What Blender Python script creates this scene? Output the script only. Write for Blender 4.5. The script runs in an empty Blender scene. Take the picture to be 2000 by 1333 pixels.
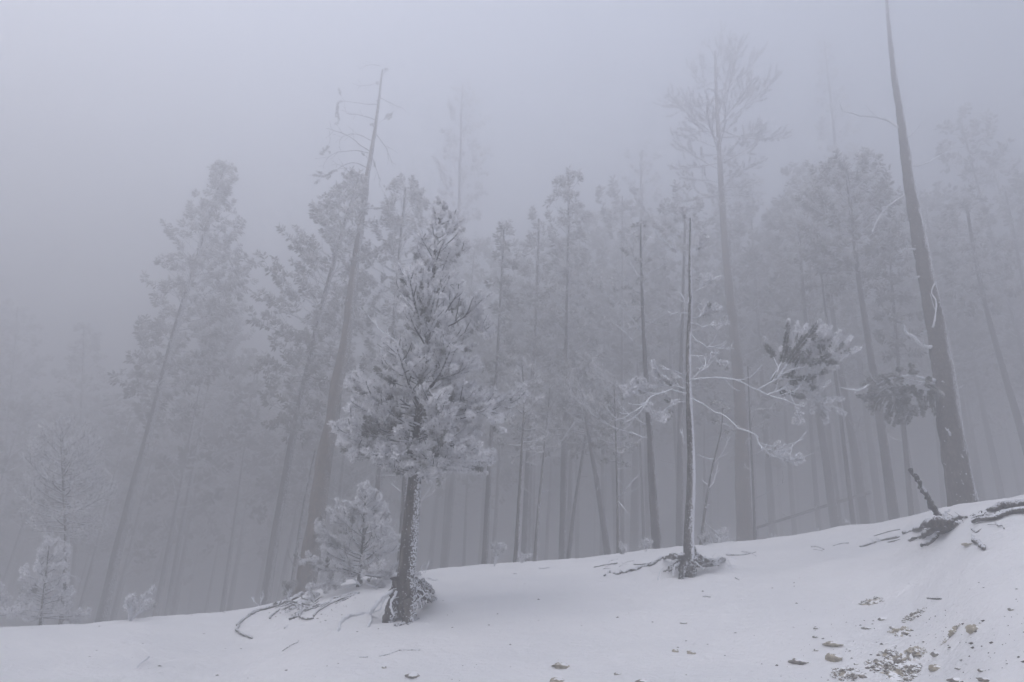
import bpy, math, random
import numpy as np
from mathutils import Vector, Matrix

random.seed(11)
RNG = np.random.default_rng(11)
S = bpy.context.scene
COL = S.collection

# ------------------------------------------------------------------ camera
FPX = 1333.0                      # focal length in pixels of the 2000 px wide photograph
PITCH, ROLL = math.radians(20.0), math.radians(3.0)
CAM = np.array([0.0, 0.0, 1.6])
_f = np.array([0, math.cos(PITCH), math.sin(PITCH)])
_r = np.array([1.0, 0, 0]); _u = np.array([0, -math.sin(PITCH), math.cos(PITCH)])
CR = _r * math.cos(ROLL) + _u * math.sin(ROLL)
CU = _u * math.cos(ROLL) - _r * math.sin(ROLL)
cd = bpy.data.cameras.new('camera'); cam = bpy.data.objects.new('camera', cd); COL.objects.link(cam)
cd.sensor_width = 36; cd.lens = 36 * FPX / 2000; cd.clip_start = 0.05; cd.clip_end = 500
m = Matrix.Identity(4)
for i in range(3):
    m[i][0] = CR[i]; m[i][1] = CU[i]; m[i][2] = -_f[i]; m[i][3] = CAM[i]
cam.matrix_world = m
S.camera = cam

# ------------------------------------------------------------------ world, sun, exposure
SUN_EL, SUN_AZ = math.radians(56), math.radians(-128)      # behind the fog, front left
w = bpy.data.worlds.new('World'); S.world = w; w.use_nodes = True
nt = w.node_tree; nt.nodes.clear()
sky = nt.nodes.new('ShaderNodeTexSky'); sky.sky_type = 'NISHITA'; sky.sun_disc = False
sky.sun_elevation = SUN_EL; sky.sun_rotation = SUN_AZ
sky.air_density = 1.0; sky.dust_density = 1.5; sky.ozone_density = 1.0
hs = nt.nodes.new('ShaderNodeHueSaturation'); hs.inputs['Saturation'].default_value = 0.58
bg = nt.nodes.new('ShaderNodeBackground'); bg.inputs['Strength'].default_value = 0.13
wo = nt.nodes.new('ShaderNodeOutputWorld')
nt.links.new(sky.outputs[0], hs.inputs['Color']); nt.links.new(hs.outputs[0], bg.inputs[0]); nt.links.new(bg.outputs[0], wo.inputs[0])
sl = bpy.data.lights.new('sun', 'SUN'); sl.energy = 1.5; sl.angle = math.radians(40); sl.color = (1, .96, .93)
so = bpy.data.objects.new('sun', sl); COL.objects.link(so)
sd = Vector((math.sin(SUN_AZ) * math.cos(SUN_EL), math.cos(SUN_AZ) * math.cos(SUN_EL), math.sin(SUN_EL)))
so.rotation_euler = sd.to_track_quat('Z', 'Y').to_euler(); so.location = (0, 0, 60)
S.view_settings.view_transform = 'Standard'; S.view_settings.look = 'None'
S.view_settings.gamma = 1; S.view_settings.use_curve_mapping = False
S.view_settings.exposure = 1.43
S.render.engine = 'CYCLES'
S.cycles.max_bounces = 10; S.cycles.diffuse_bounces = 5; S.cycles.glossy_bounces = 1
S.cycles.transparent_max_bounces = 4; S.cycles.volume_bounces = 2
S.cycles.use_denoising = True; S.cycles.adaptive_threshold = .006
S.cycles.denoising_prefilter = 'ACCURATE'
FOG = 0.064

# ------------------------------------------------------------------ numeric helpers
def nrm(v):
    v = np.asarray(v, float)
    return v / (np.linalg.norm(v, axis=-1, keepdims=True) + 1e-12)

def ray(px, py):
    return _f + CR * (px - 1000) / FPX + CU * (666.5 - py) / FPX

def PV(px, py, Y):
    """point on the line of sight at world distance Y ahead"""
    d = ray(px, py)
    return CAM + d * (Y / d[1])

def mpp(p):
    """metres that one photograph pixel spans at point p"""
    return float(np.dot(np.asarray(p) - CAM, _f)) / FPX

_lat = RNG.random((256, 256))
def vnoise(x, y):
    x = np.asarray(x, float); y = np.asarray(y, float)
    xi = np.floor(x).astype(int); yi = np.floor(y).astype(int)
    fx = x - xi; fy = y - yi
    fx = fx * fx * (3 - 2 * fx); fy = fy * fy * (3 - 2 * fy)
    a = _lat[xi % 256, yi % 256]; b = _lat[(xi + 1) % 256, yi % 256]
    c = _lat[xi % 256, (yi + 1) % 256]; d = _lat[(xi + 1) % 256, (yi + 1) % 256]
    return (a * (1 - fx) + b * fx) * (1 - fy) + (c * (1 - fx) + d * fx) * fy - .5

# ------------------------------------------------------------------ terrain: a snow bank whose crest runs across the view
crest = [(-250, 1242, 10), (0, 1229, 10), (250, 1215, 10), (380, 1203, 10.5), (500, 1190, 11), (560, 1170, 11), (600, 1150, 11),
         (680, 1130, 11), (780, 1118, 11), (850, 1113, 11), (1000, 1103, 11), (1150, 1087, 11.5), (1250, 1078, 11.5),
         (1345, 1067, 12), (1450, 1057, 12.5), (1530, 1047, 13), (1620, 1035, 13), (1700, 1024, 13), (1775, 1016, 12.5),
         (1825, 1001, 10.5), (1870, 984, 9.5), (1930, 978, 9.2), (2000, 968, 9), (2250, 935, 9)]
_az, _e, _rc = [], [], []
for px, py, rc in crest:
    d = ray(px, py); _az.append(math.atan2(d[0], d[1])); _e.append(d[2] / math.hypot(d[0], d[1])); _rc.append(rc)
_az = np.array([-math.pi, -1.6] + _az + [1.6, math.pi]); _e = np.array([0.0, -.05] + _e + [.12, 0.0]); _rc = np.array([10, 10.0] + _rc + [9, 10])
def terrain_base(az, r, eadj=0):
    e = np.interp(az, _az, _e2); rc = np.interp(az, _az, _rc)
    s = e + CAM[2] / rc
    ds = s - (e - .06); wd = .7
    q = (r - rc) / wd
    sp = np.where(q > 30, q, np.log1p(np.exp(np.minimum(q, 30)))) * wd
    return s * r - ds * sp
_ka = np.concatenate([np.linspace(-math.pi, -1.6, 6)[:-1], np.linspace(-1.6, 1.6, 161), np.linspace(1.6, math.pi, 6)[1:]])
def _sm(v):
    v = np.interp(_ka, _az, v)
    for _ in range(3): v[6:-6] = .25 * v[5:-7] + .5 * v[6:-6] + .25 * v[7:-5]
    return v
_e, _rc = _sm(_e), _sm(_rc); _az = _ka
_e2 = _e.copy()
for _ in range(4):
    rr = np.linspace(5, 20, 160)
    for i in range(len(_az)):
        z = terrain_base(np.full_like(rr, _az[i]), rr)
        _e2[i] += _e[i] - ((z - CAM[2]) / rr).max()
def G(x, y):
    x = np.asarray(x, float); y = np.asarray(y, float)
    r = np.hypot(x, y); az = np.arctan2(x, y)
    z = terrain_base(az, r)
    k = np.clip((r - .5) / 4, 0, 1)
    z = z + k * (vnoise(x * .8 + 7, y * 1.1) * .07 + vnoise(x * 2.3, y * 3.1 + 5) * .045 + vnoise(x * 6.5 + 3, y * 8) * .018 + vnoise(x * 15, y * 21) * .007)
    far = np.clip((r - 16) / 20, 0, 1)
    return z + far * vnoise(x * .12, y * .12) * 2.0
def hit(px, py):
    d = ray(px, py)
    t = np.linspace(2.5, 22, 1600)
    p = CAM[None] + d[None] * t[:, None]
    g = G(p[:, 0], p[:, 1]) - p[:, 2]
    i = np.argmax(g > 0)
    if g[i] <= 0:
        i = int(np.argmax(g))
    q = p[i].copy(); q[2] = float(G(q[0], q[1])); return q

# ------------------------------------------------------------------ materials
def mat(name):
    mt = bpy.data.materials.new(name); mt.use_nodes = True
    n = mt.node_tree; b = n.nodes['Principled BSDF']; b.inputs['Specular IOR Level'].default_value = .25
    return mt, n, b
def N(n, t, **kw):
    x = n.nodes.new(t)
    for k, v in kw.items():
        if k in x.inputs: x.inputs[k].default_value = v
        else: setattr(x, k, v)
    return x
def ramp(n, src, stops):
    r = n.nodes.new('ShaderNodeValToRGB'); n.links.new(src, r.inputs[0])
    el = r.color_ramp.elements
    el[0].position, el[0].color = stops[0][0], (*stops[0][1], 1)
    el[1].position, el[1].color = stops[-1][0], (*stops[-1][1], 1)
    for p, c in stops[1:-1]:
        e = el.new(p); e.color = (*c, 1)
    return r
def mixc(n, fac, a, b):
    x = n.nodes.new('ShaderNodeMix'); x.data_type = 'RGBA'
    for sock, v in ((0, fac), (6, a), (7, b)):
        if hasattr(v, 'is_output'): n.links.new(v, x.inputs[sock])
        else: x.inputs[sock].default_value = v if sock == 0 else (*v, 1)
    return x.outputs[2]
def math_(n, op, a, b=None, clamp=False):
    x = n.nodes.new('ShaderNodeMath'); x.operation = op; x.use_clamp = clamp
    for i, v in enumerate((a, b)):
        if v is None: continue
        if hasattr(v, 'is_output'): n.links.new(v, x.inputs[i])
        else: x.inputs[i].default_value = v
    return x.outputs[0]
def maprange(n, v, a, b):
    x = n.nodes.new('ShaderNodeMapRange'); x.interpolation_type = 'SMOOTHSTEP'
    n.links.new(v, x.inputs[0]); x.inputs[1].default_value = a; x.inputs[2].default_value = b
    return x.outputs[0]

RIME = (.74, .76, .80)
# snow
snow, n, b = mat('snow')
tc = N(n, 'ShaderNodeTexCoord')
mp = N(n, 'ShaderNodeMapping'); mp.inputs['Scale'].default_value = (1, 1.6, 1); n.links.new(tc.outputs['Object'], mp.inputs[0])
n1 = N(n, 'ShaderNodeTexNoise', Scale=.8, Detail=6.0); n.links.new(mp.outputs[0], n1.inputs[0])
n2 = N(n, 'ShaderNodeTexNoise', Scale=14.0, Detail=8.0, Roughness=.65); n.links.new(mp.outputs[0], n2.inputs[0])
n3 = N(n, 'ShaderNodeTexNoise', Scale=160.0, Detail=2.0); n.links.new(tc.outputs['Object'], n3.inputs[0])
c = mixc(n, maprange(n, n1.outputs[0], .35, .65), (.86, .87, .89), (.91, .915, .93))
n.links.new(c, b.inputs['Base Color']); b.inputs['Roughness'].default_value = .75
bp = N(n, 'ShaderNodeBump', Strength=.8, Distance=.06); n.links.new(n2.outputs[0], bp.inputs['Height'])
bp2 = N(n, 'ShaderNodeBump', Strength=.35, Distance=.004); n.links.new(n3.outputs[0], bp2.inputs['Height'])
n.links.new(bp.outputs[0], bp2.inputs['Normal']); n.links.new(bp2.outputs[0], b.inputs['Normal'])

def bark(name, ca, cb, rime, rime_facing=True, top=False, specks=55.0):
    """fissured bark with rime caught on the windward (+x) or upper side"""
    mt, n, b = mat(name)
    tc = N(n, 'ShaderNodeTexCoord')
    mp = N(n, 'ShaderNodeMapping'); mp.inputs['Scale'].default_value = (1, 1, .28); n.links.new(tc.outputs['Object'], mp.inputs[0])
    v = N(n, 'ShaderNodeTexVoronoi', Scale=26.0, feature='F1'); n.links.new(mp.outputs[0], v.inputs['Vector'])
    nz = N(n, 'ShaderNodeTexNoise', Scale=34.0, Detail=7.0, Roughness=.7); n.links.new(mp.outputs[0], nz.inputs[0])
    nb = N(n, 'ShaderNodeTexNoise', Scale=4.0, Detail=4.0); n.links.new(tc.outputs['Object'], nb.inputs[0])
    hgt = math_(n, 'ADD', math_(n, 'MULTIPLY', v.outputs['Distance'], -.9), nz.outputs[0])
    fac = math_(n, 'ADD', math_(n, 'MULTIPLY', hgt, 1.1), math_(n, 'MULTIPLY', nb.outputs[0], .6))
    col = mixc(n, maprange(n, fac, .1, .9), ca, cb)
    sp = N(n, 'ShaderNodeTexNoise', Scale=specks, Detail=3.0, Roughness=.6); n.links.new(tc.outputs['Object'], sp.inputs[0])
    geo = N(n, 'ShaderNodeNewGeometry'); sx = N(n, 'ShaderNodeSeparateXYZ'); n.links.new(geo.outputs['Normal'], sx.inputs[0])
    side = maprange(n, math_(n, 'ADD', sx.outputs[2] if top else sx.outputs[0], math_(n, 'MULTIPLY', nb.outputs[0], .6)), -.55 if top else -.25, 1.1)
    so_ = N(n, 'ShaderNodeSeparateXYZ'); n.links.new(tc.outputs['Object'], so_.inputs[0])
    hz_ = math_(n, 'MULTIPLY', maprange(n, so_.outputs[2], 2.5, 9.0), .09)  # rime whitens with height, painted to pale tall trunks like thicker fog
    thr = math_(n, 'ADD', math_(n, 'ADD', sp.outputs[0], hz_), math_(n, 'MULTIPLY', side, .34 if not top else .5))
    rm = maprange(n, thr, 1.02 - rime, 1.08 - rime)
    col = mixc(n, rm, col, RIME)
    n.links.new(col, b.inputs['Base Color']); b.inputs['Roughness'].default_value = .9
    h2 = math_(n, 'ADD', hgt, math_(n, 'MULTIPLY', rm, .5))
    bp = N(n, 'ShaderNodeBump', Strength=.9, Distance=.012); n.links.new(h2, bp.inputs['Height']); n.links.new(bp.outputs[0], b.inputs['Normal'])
    return mt
bark_grey = bark('bark_grey', (.034, .029, .025), (.125, .11, .095), .24)
bark_tan = bark('bark_tan', (.038, .028, .020), (.145, .105, .070), .13)
bark_dark = bark('bark_dark', (.02, .018, .017), (.07, .062, .058), .20)
root_wood = bark('root_wood', (.035, .03, .027), (.15, .13, .11), .14, top=True)
limb_frosted = bark('limb_frosted', (.05, .044, .04), (.14, .125, .11), .66, top=True, specks=120.0)
bark_rimed = bark('bark_rimed', (.04, .035, .03), (.13, .115, .10), .40, specks=70.0)
limb_mid = bark('limb_mid', (.035, .03, .027), (.10, .09, .08), .42, top=True, specks=120.0)
limb_plain = bark('limb_plain', (.04, .036, .033), (.11, .10, .09), .50, top=True, specks=90.0)

def needle_mat(name, ga, gb):
    mt, n, b = mat(name)
    at = N(n, 'ShaderNodeAttribute', attribute_name='frost')
    tc = N(n, 'ShaderNodeTexCoord'); nz = N(n, 'ShaderNodeTexNoise', Scale=3.0, Detail=2.0); n.links.new(tc.outputs['Object'], nz.inputs[0])
    g = mixc(n, maprange(n, nz.outputs[0], .35, .65), ga, gb)
    col = mixc(n, at.outputs['Fac'], g, (.92, .925, .95))
    n.links.new(col, b.inputs['Base Color']); b.inputs['Roughness'].default_value = .8
    tr = N(n, 'ShaderNodeBsdfTranslucent'); n.links.new(col, tr.inputs[0]); mx = N(n, 'ShaderNodeMixShader')
    n.links.new(math_(n, 'MULTIPLY', at.outputs['Fac'], .5), mx.inputs[0])
    n.links.new(b.outputs[0], mx.inputs[1]); n.links.new(tr.outputs[0], mx.inputs[2])
    n.links.new(mx.outputs[0], [q for q in n.nodes if q.type == 'OUTPUT_MATERIAL'][0].inputs['Surface'])
    return mt
needles = needle_mat('frosted_needles', (.030, .036, .022), (.055, .056, .030))
def solid(name, a, bb, sc=12.0, dist=.01, rough=.9):
    mt, n, b = mat(name)
    tc = N(n, 'ShaderNodeTexCoord'); nz = N(n, 'ShaderNodeTexNoise', Scale=sc, Detail=8.0, Roughness=.65); n.links.new(tc.outputs['Object'], nz.inputs[0])
    n.links.new(mixc(n, maprange(n, nz.outputs[0], .3, .7), a, bb), b.inputs['Base Color']); b.inputs['Roughness'].default_value = rough
    bp = N(n, 'ShaderNodeBump', Strength=.7, Distance=dist); n.links.new(nz.outputs[0], bp.inputs['Height']); n.links.new(bp.outputs[0], b.inputs['Normal'])
    return mt
rime_m = solid('rime', (.74, .76, .80), (.84, .85, .88), 60)
def snowy(mt, amt):
    n = mt.node_tree; b = n.nodes['Principled BSDF']; src = b.inputs['Base Color'].links[0].from_socket
    geo = N(n, 'ShaderNodeNewGeometry'); sx = N(n, 'ShaderNodeSeparateXYZ'); n.links.new(geo.outputs['Normal'], sx.inputs[0])
    tc = N(n, 'ShaderNodeTexCoord'); nz = N(n, 'ShaderNodeTexNoise', Scale=17.0, Detail=5.0); n.links.new(tc.outputs['Object'], nz.inputs[0])
    v = math_(n, 'ADD', math_(n, 'MULTIPLY', sx.outputs[2], .35), nz.outputs[0])
    n.links.new(mixc(n, maprange(n, v, .98 - amt, 1.03 - amt), src, (.86, .87, .89)), b.inputs['Base Color'])
stone_tan = solid('stone_tan', (.24, .21, .16), (.52, .47, .37), 26)
stone_grey = solid('stone_grey', (.12, .11, .10), (.36, .33, .28), 30); snowy(stone_tan, .20); snowy(stone_grey, .25)
soil = solid('soil', (.035, .028, .022), (.10, .08, .062), 40, .02)

# ------------------------------------------------------------------ mesh builder
class MB:
    def __init__(s): s.v = []; s.f = []; s.m = []; s.a = []; s.n = 0
    def add(s, v, f, mi=0, a=None):
        v = np.asarray(v, float); f = np.asarray(f, int)
        s.v.append(v); s.f.append(f + s.n); s.m.append(np.full(len(f), mi)); s.a.append(np.zeros(len(v)) if a is None else np.asarray(a, float)); s.n += len(v)
    def tube(s, path, rad, k=6, mi=0, rough=0.0, cap=True, lobes=None):
        path = np.asarray(path, float); L = len(path); rad = np.broadcast_to(np.asarray(rad, float), (L,))
        t = nrm(np.gradient(path, axis=0))
        ref = np.array([1.0, 0, 0]) if abs(t[0][0]) < .8 else np.array([0, 1.0, 0])
        u = nrm(np.cross(t, ref)); w_ = np.cross(t, u)
        th = np.arange(k) * 2 * math.pi / k
        R = np.repeat(rad[:, None], k, 1)
        if rough:
            R = R * (1 + rough * 2 * vnoise(np.cos(th)[None] * 2.2 + path[:, 2:3] * 2.5 + 9, np.sin(th)[None] * 2.2 + path[:, 2:3] * 1.7 + path[0, 0] * 3)
                     + rough * 1.2 * vnoise(th[None] * 3.5 + path[:, :1] * 2, path[:, 2:3] * 9))
        if lobes is not None: R = R * lobes(th[None], np.arange(L)[:, None])
        ring = path[:, None] + (u[:, None] * np.cos(th)[None, :, None] + w_[:, None] * np.sin(th)[None, :, None]) * R[..., None]
        v = ring.reshape(-1, 3)
        i = np.arange(L - 1)[:, None] * k; j = np.arange(k)[None]; j2 = (j + 1) % k
        f = np.stack([i + j, i + j2, i + k + j2, i + k + j], -1).reshape(-1, 4)
        if cap:
            v = np.vstack([v, path[0] , path[-1] + t[-1] * rad[-1] * .6]); a, bq = L * k, L * k + 1
            jj = np.arange(k); j3 = (jj + 1) % k
            c1 = np.stack([jj, jj, j3, np.full(k, a)], -1); c2 = np.stack([(L - 1) * k + jj, (L - 1) * k + jj, (L - 1) * k + j3, np.full(k, bq)], -1)
            s.add(v, np.vstack([f, c1[:, [0, 3, 2, 2]], c2[:, [0, 2, 3, 3]]]), mi)
        else: s.add(v, f, mi)
    def build(s, name, mats, parent=None, smooth=True, kind=None, origin=None):
        me = bpy.data.meshes.new(name)
        v = np.vstack(s.v); f = np.vstack(s.f); mi = np.concatenate(s.m); a = np.concatenate(s.a)
        if origin is not None: v = v - np.asarray(origin)
        tri = f[:, 2] == f[:, 3]
        cnt = np.where(tri, 3, 4); tot = int(cnt.sum())
        mask = np.ones_like(f, bool); mask[:, 3] = ~tri
        me.vertices.add(len(v)); me.vertices.foreach_set('co', v.astype(np.float32).ravel())
        me.loops.add(tot); me.loops.foreach_set('vertex_index', f[mask].astype(np.int32))
        me.polygons.add(len(f)); st = np.concatenate([[0], np.cumsum(cnt)[:-1]])
        me.polygons.foreach_set('loop_start', st.astype(np.int32)); me.polygons.foreach_set('loop_total', cnt.astype(np.int32))
        me.polygons.foreach_set('material_index', mi.astype(np.int32))
        me.polygons.foreach_set('use_smooth', np.full(len(f), smooth))
        at = me.attributes.new('frost', 'FLOAT', 'POINT'); at.data.foreach_set('value', a.astype(np.float32))
        me.update(calc_edges=True)
        for x in (mats if isinstance(mats, (list, tuple)) else [mats]): me.materials.append(x)
        o = bpy.data.objects.new(name, me); COL.objects.link(o)
        if parent is not None:
            o.parent = parent
        elif origin is not None: o.location = origin
        if kind: o['kind'] = kind
        return o
def empty(name, loc, label, cat, group=None):
    o = bpy.data.objects.new(name, None); COL.objects.link(o); o.location = loc; o.empty_display_size = .1
    tag(o, label, cat, group); return o
def tag(o, label, cat, group=None):
    o['label'] = label; o['category'] = cat
    if group: o['group'] = group
    return o

def smooth_path(pts, per=6):
    p = np.asarray(pts, float)
    if len(p) < 3:
        t = np.linspace(0, 1, per + 1)[:, None]; return p[0] * (1 - t) + p[-1] * t
    q = np.vstack([2 * p[0] - p[1], p, 2 * p[-1] - p[-2]]); out = []
    for i in range(1, len(q) - 2):
        for t in np.linspace(0, 1, per, endpoint=False):
            a, b, c, d = q[i - 1], q[i], q[i + 1], q[i + 2]
            out.append(.5 * (2 * b + (c - a) * t + (2 * a - 5 * b + 4 * c - d) * t * t + (3 * b - a - 3 * c + d) * t ** 3))
    out.append(p[-1]); return np.array(out)

LOD = {  # needles per tuft, needle length, needle width, tuft length, tuft spacing, tube sides
    0: (96, .052, .0088, .075, .060, 7),
    1: (34, .070, .0130, .10, .085, 5),
    2: (18, .18, .052, .20, .21, 4),
    3: (12, .32, .13, .36, .38, 3)}

def add_needles(mb, tufts, lod, mi):
    """bottle-brush tufts: tufts = list of (point, axis, frost)"""
    if not tufts: return
    n_, ln, wd, tl, _, _ = LOD[lod]
    P = np.array([t[0] for t in tufts]); A = nrm(np.array([t[1] for t in tufts])); F = np.array([t[2] for t in tufts])
    T = len(P)
    P = np.repeat(P, n_, 0); A = np.repeat(A, n_, 0); F = np.repeat(F, n_)
    M = T * n_
    u = RNG.random(M)
    rad = RNG.normal(size=(M, 3)); rad = nrm(rad - A * (rad * A).sum(1, keepdims=True))
    fw = .15 + .75 * u ** 1.5 + .2 * RNG.random(M)
    D = nrm(A * fw[:, None] + rad)
    B = P + A * (u * tl)[:, None]
    l_ = ln * (.7 + .5 * RNG.random(M)) * (1.05 - .3 * u)
    side = nrm(np.cross(D, RNG.normal(size=(M, 3)))) * (wd * .5 * (.8 + .5 * RNG.random(M)))[:, None]
    mid = B + D * (l_ * .6)[:, None]; tip = B + D * l_[:, None]
    V = np.stack([B, mid + side, tip, mid - side], 1).reshape(-1, 3)
    # rime sits on the outer part of each needle, whiter windward and on top, darker below to paint shading into clumps
    rime_facing = np.clip(.42 + .75 * (D[:, 0] * .35 + D[:, 2] * .75 - D[:, 1] * .5), 0, 1)
    k = np.clip(F * ((0.45 if lod else .62) + .95 * rime_facing) + .2 * (RNG.random(M) - .5), 0, 1)
    a = np.clip(np.stack([k * (.25 if lod else .6), k * .95, k * 1.5, k * .95], 1), 0, 1).ravel()
    Fc = (np.arange(M) * 4)[:, None] + np.array([[0, 1, 2, 3]])
    mb.add(V, Fc, mi, a)

def grow(p0, d0, L, up, wob, n=6):
    d = nrm(d0); p = np.array(p0, float); out = [p.copy()]; st = L / n
    for i in range(n):
        d = nrm(d + np.array([0, 0, up]) / n * 1.6 + RNG.normal(size=3) * wob * np.array([1, 1, .7]))
        p = p + d * st; out.append(p.copy())
    return np.array(out)

def foliate(W, T, path, r0, lod, frost, dens=1.0, foliage=True, twigs=None, start=.3, side_len=.42, up=.5, mi=0, bare_twigs=0.15):
    """side twigs and tufts on a limb that follows `path`"""
    n_, ln, wd, tl, sp, k = LOD[lod]
    seg = np.linalg.norm(np.diff(path, axis=0), axis=1); L = seg.sum(); cum = np.concatenate([[0], np.cumsum(seg)])
    W.tube(path, np.linspace(r0, max(r0 * .3, .0055 if lod == 0 else .0035), len(path)) * (1 + (.22 * RNG.normal(size=len(path)) if lod < 2 else 0)), k, mi, rough=.15 if lod < 2 else 0)
    at = lambda s: np.array([np.interp(s * L, cum, path[:, i]) for i in range(3)])
    tg = lambda s: nrm(at(min(s + .08, 1)) - at(max(s - .08, 0)))
    nt_ = twigs if twigs is not None else max(2, int(L / (.105 if lod == 0 else .13 if lod == 1 else .34 if lod == 2 else .65) * dens))
    for i in range(nt_):
        s = start + (1 - start) * (i + RNG.random()) / nt_ * .97
        t = tg(s); sd = nrm(np.cross(t, [0, 0, 1.0]) * (1 if i % 2 else -1) + RNG.normal(size=3) * .55)
        d = nrm(t * (.75 + .3 * RNG.random()) + sd * .8)
        tlg = L * side_len * (1.15 - .75 * s) * (.6 + .7 * RNG.random()) + tl * .4
        tlg = min(tlg, .95)
        tp = grow(at(s), d, tlg, up * .9, .12 if lod < 2 else .15, 4 if lod < 2 else 2)
        W.tube(tp, np.linspace(max(r0 * .42, .0055), .0045 if lod < 2 else .006, len(tp)), max(3, k - 2), mi, cap=False)
        if foliage and RNG.random() > bare_twigs:
            m_ = max(1, int(tlg * (.74 if lod == 0 else .62) / sp)); 
            for j in range(m_):
                q = 1 - (j * sp + tl * .6) / tlg
                if q < .12: break
                a_ = q * (len(tp) - 1); i0 = min(int(a_), len(tp) - 2)
                pp = tp[i0] + (tp[i0 + 1] - tp[i0]) * (a_ - i0)
                T.append((pp, tp[i0 + 1] - tp[i0] + RNG.normal(size=3) * .02, frost * ((1.1 - .75 * j / max(m_, 1)) if lod else (1.2 if j < 2 else .6 if j < 3 else .15)) * ((.6 + .55 * RNG.random()) * (.45 + .65 * s) if lod else ((.95 if s > start + .12 else .4) * (1.0 if RNG.random() > .12 else .3)))))
    if foliage:
        for j in range(max(1, int(L * .45 / sp))):
            s = 1 - (j * sp) / L
            if s < start: break
            T.append((at(s) - tg(s) * tl * .5, tg(s), frost * (.8 + .3 * RNG.random())))

def limb_object(parent, base, path, r0, lod, frost, name='branch', wm=None, label=None, **kw):
    W, N_ = MB(), MB(); T = []
    foliate(W, T, path, r0, lod, frost, **kw)
    o = W.build(name, wm or (limb_frosted if lod < 2 else limb_plain), parent, origin=base)
    if label: o['label'] = label
    if T:
        add_needles(N_, T, lod, 0)
        c_ = N_.build('foliage', needles, o, smooth=False, kind='stuff', origin=base)
    return o

def trunk_mesh(base, path, rad, lod, bm, parent, flare=.5, lobes=True):
    sides = {0: 26, 1: 18, 2: 10, 3: 7}[lod]
    L = np.linalg.norm(np.diff(path, axis=0), axis=1); cum = np.concatenate([[0], np.cumsum(L)])
    step = {0: .05, 1: .12, 2: .5, 3: 1.2}[lod]
    n_ = max(4, int(cum[-1] / step)); s = np.linspace(0, cum[-1], n_)
    if lod < 3: s = np.concatenate([np.linspace(0, min(.5, s[1] * 3), 9)[:-1], s[s >= min(.5, s[1] * 3)]])
    P = np.stack([np.interp(s, cum, path[:, i]) for i in range(3)], 1)
    R = np.interp(s, cum, rad)
    P[:, :2] += (vnoise(s * 1.1 + base[0] * 7, s * 0 + base[1])[:, None] * .03 * R[0] * 6) * np.clip(s / 1.0, 0, 1)[:, None]
    fl = np.exp(-s / .16) * flare
    ph = RNG.random() * 6.28; kk = RNG.integers(4, 6)
    def lob(th, i):
        f_ = fl[np.clip(i, 0, len(fl) - 1)]
        return 1 + f_ * (.75 + .55 * np.sin(th * kk + ph) + .3 * np.sin(th * 3 + ph * 2))
    W = MB(); W.tube(P, R, sides, 0, rough=.09 if lod == 0 else .06 if lod == 1 else .02, lobes=lob if lobes else None)
    return W.build('trunk', bm, parent, origin=base), P, R, s

def rime_nubs(parent, base, P, R, n_, size=(.003, .0075), spread=1.1, centre=-.35):
    """knobs of rime frozen to the windward side of a trunk"""
    mb = MB(); L = len(P)
    o8 = np.array([[1, 0, 0], [-1, 0, 0], [0, 1, 0], [0, -1, 0], [0, 0, 1], [0, 0, -1.0]])
    f8 = np.array([[0, 2, 4, 4], [2, 1, 4, 4], [1, 3, 4, 4], [3, 0, 4, 4], [2, 0, 5, 5], [1, 2, 5, 5], [3, 1, 5, 5], [0, 3, 5, 5]])
    for _ in range(n_):
        i = RNG.random() * (L - 1.01); a = int(i); p = P[a] + (P[a + 1] - P[a]) * (i - a); r = R[a]
        th = RNG.normal() * spread + centre
        dn = np.array([math.cos(th), math.sin(th), 0]); sz = size[0] + (size[1] - size[0]) * RNG.random() ** 2
        v = o8 * sz * (.7 + .6 * RNG.random((6, 1))) + p + dn * (r * 1.01)
        mb.add(v, f8, 0)
    return mb.build('rime_crust', rime_m, parent, kind='stuff', origin=base)

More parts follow.
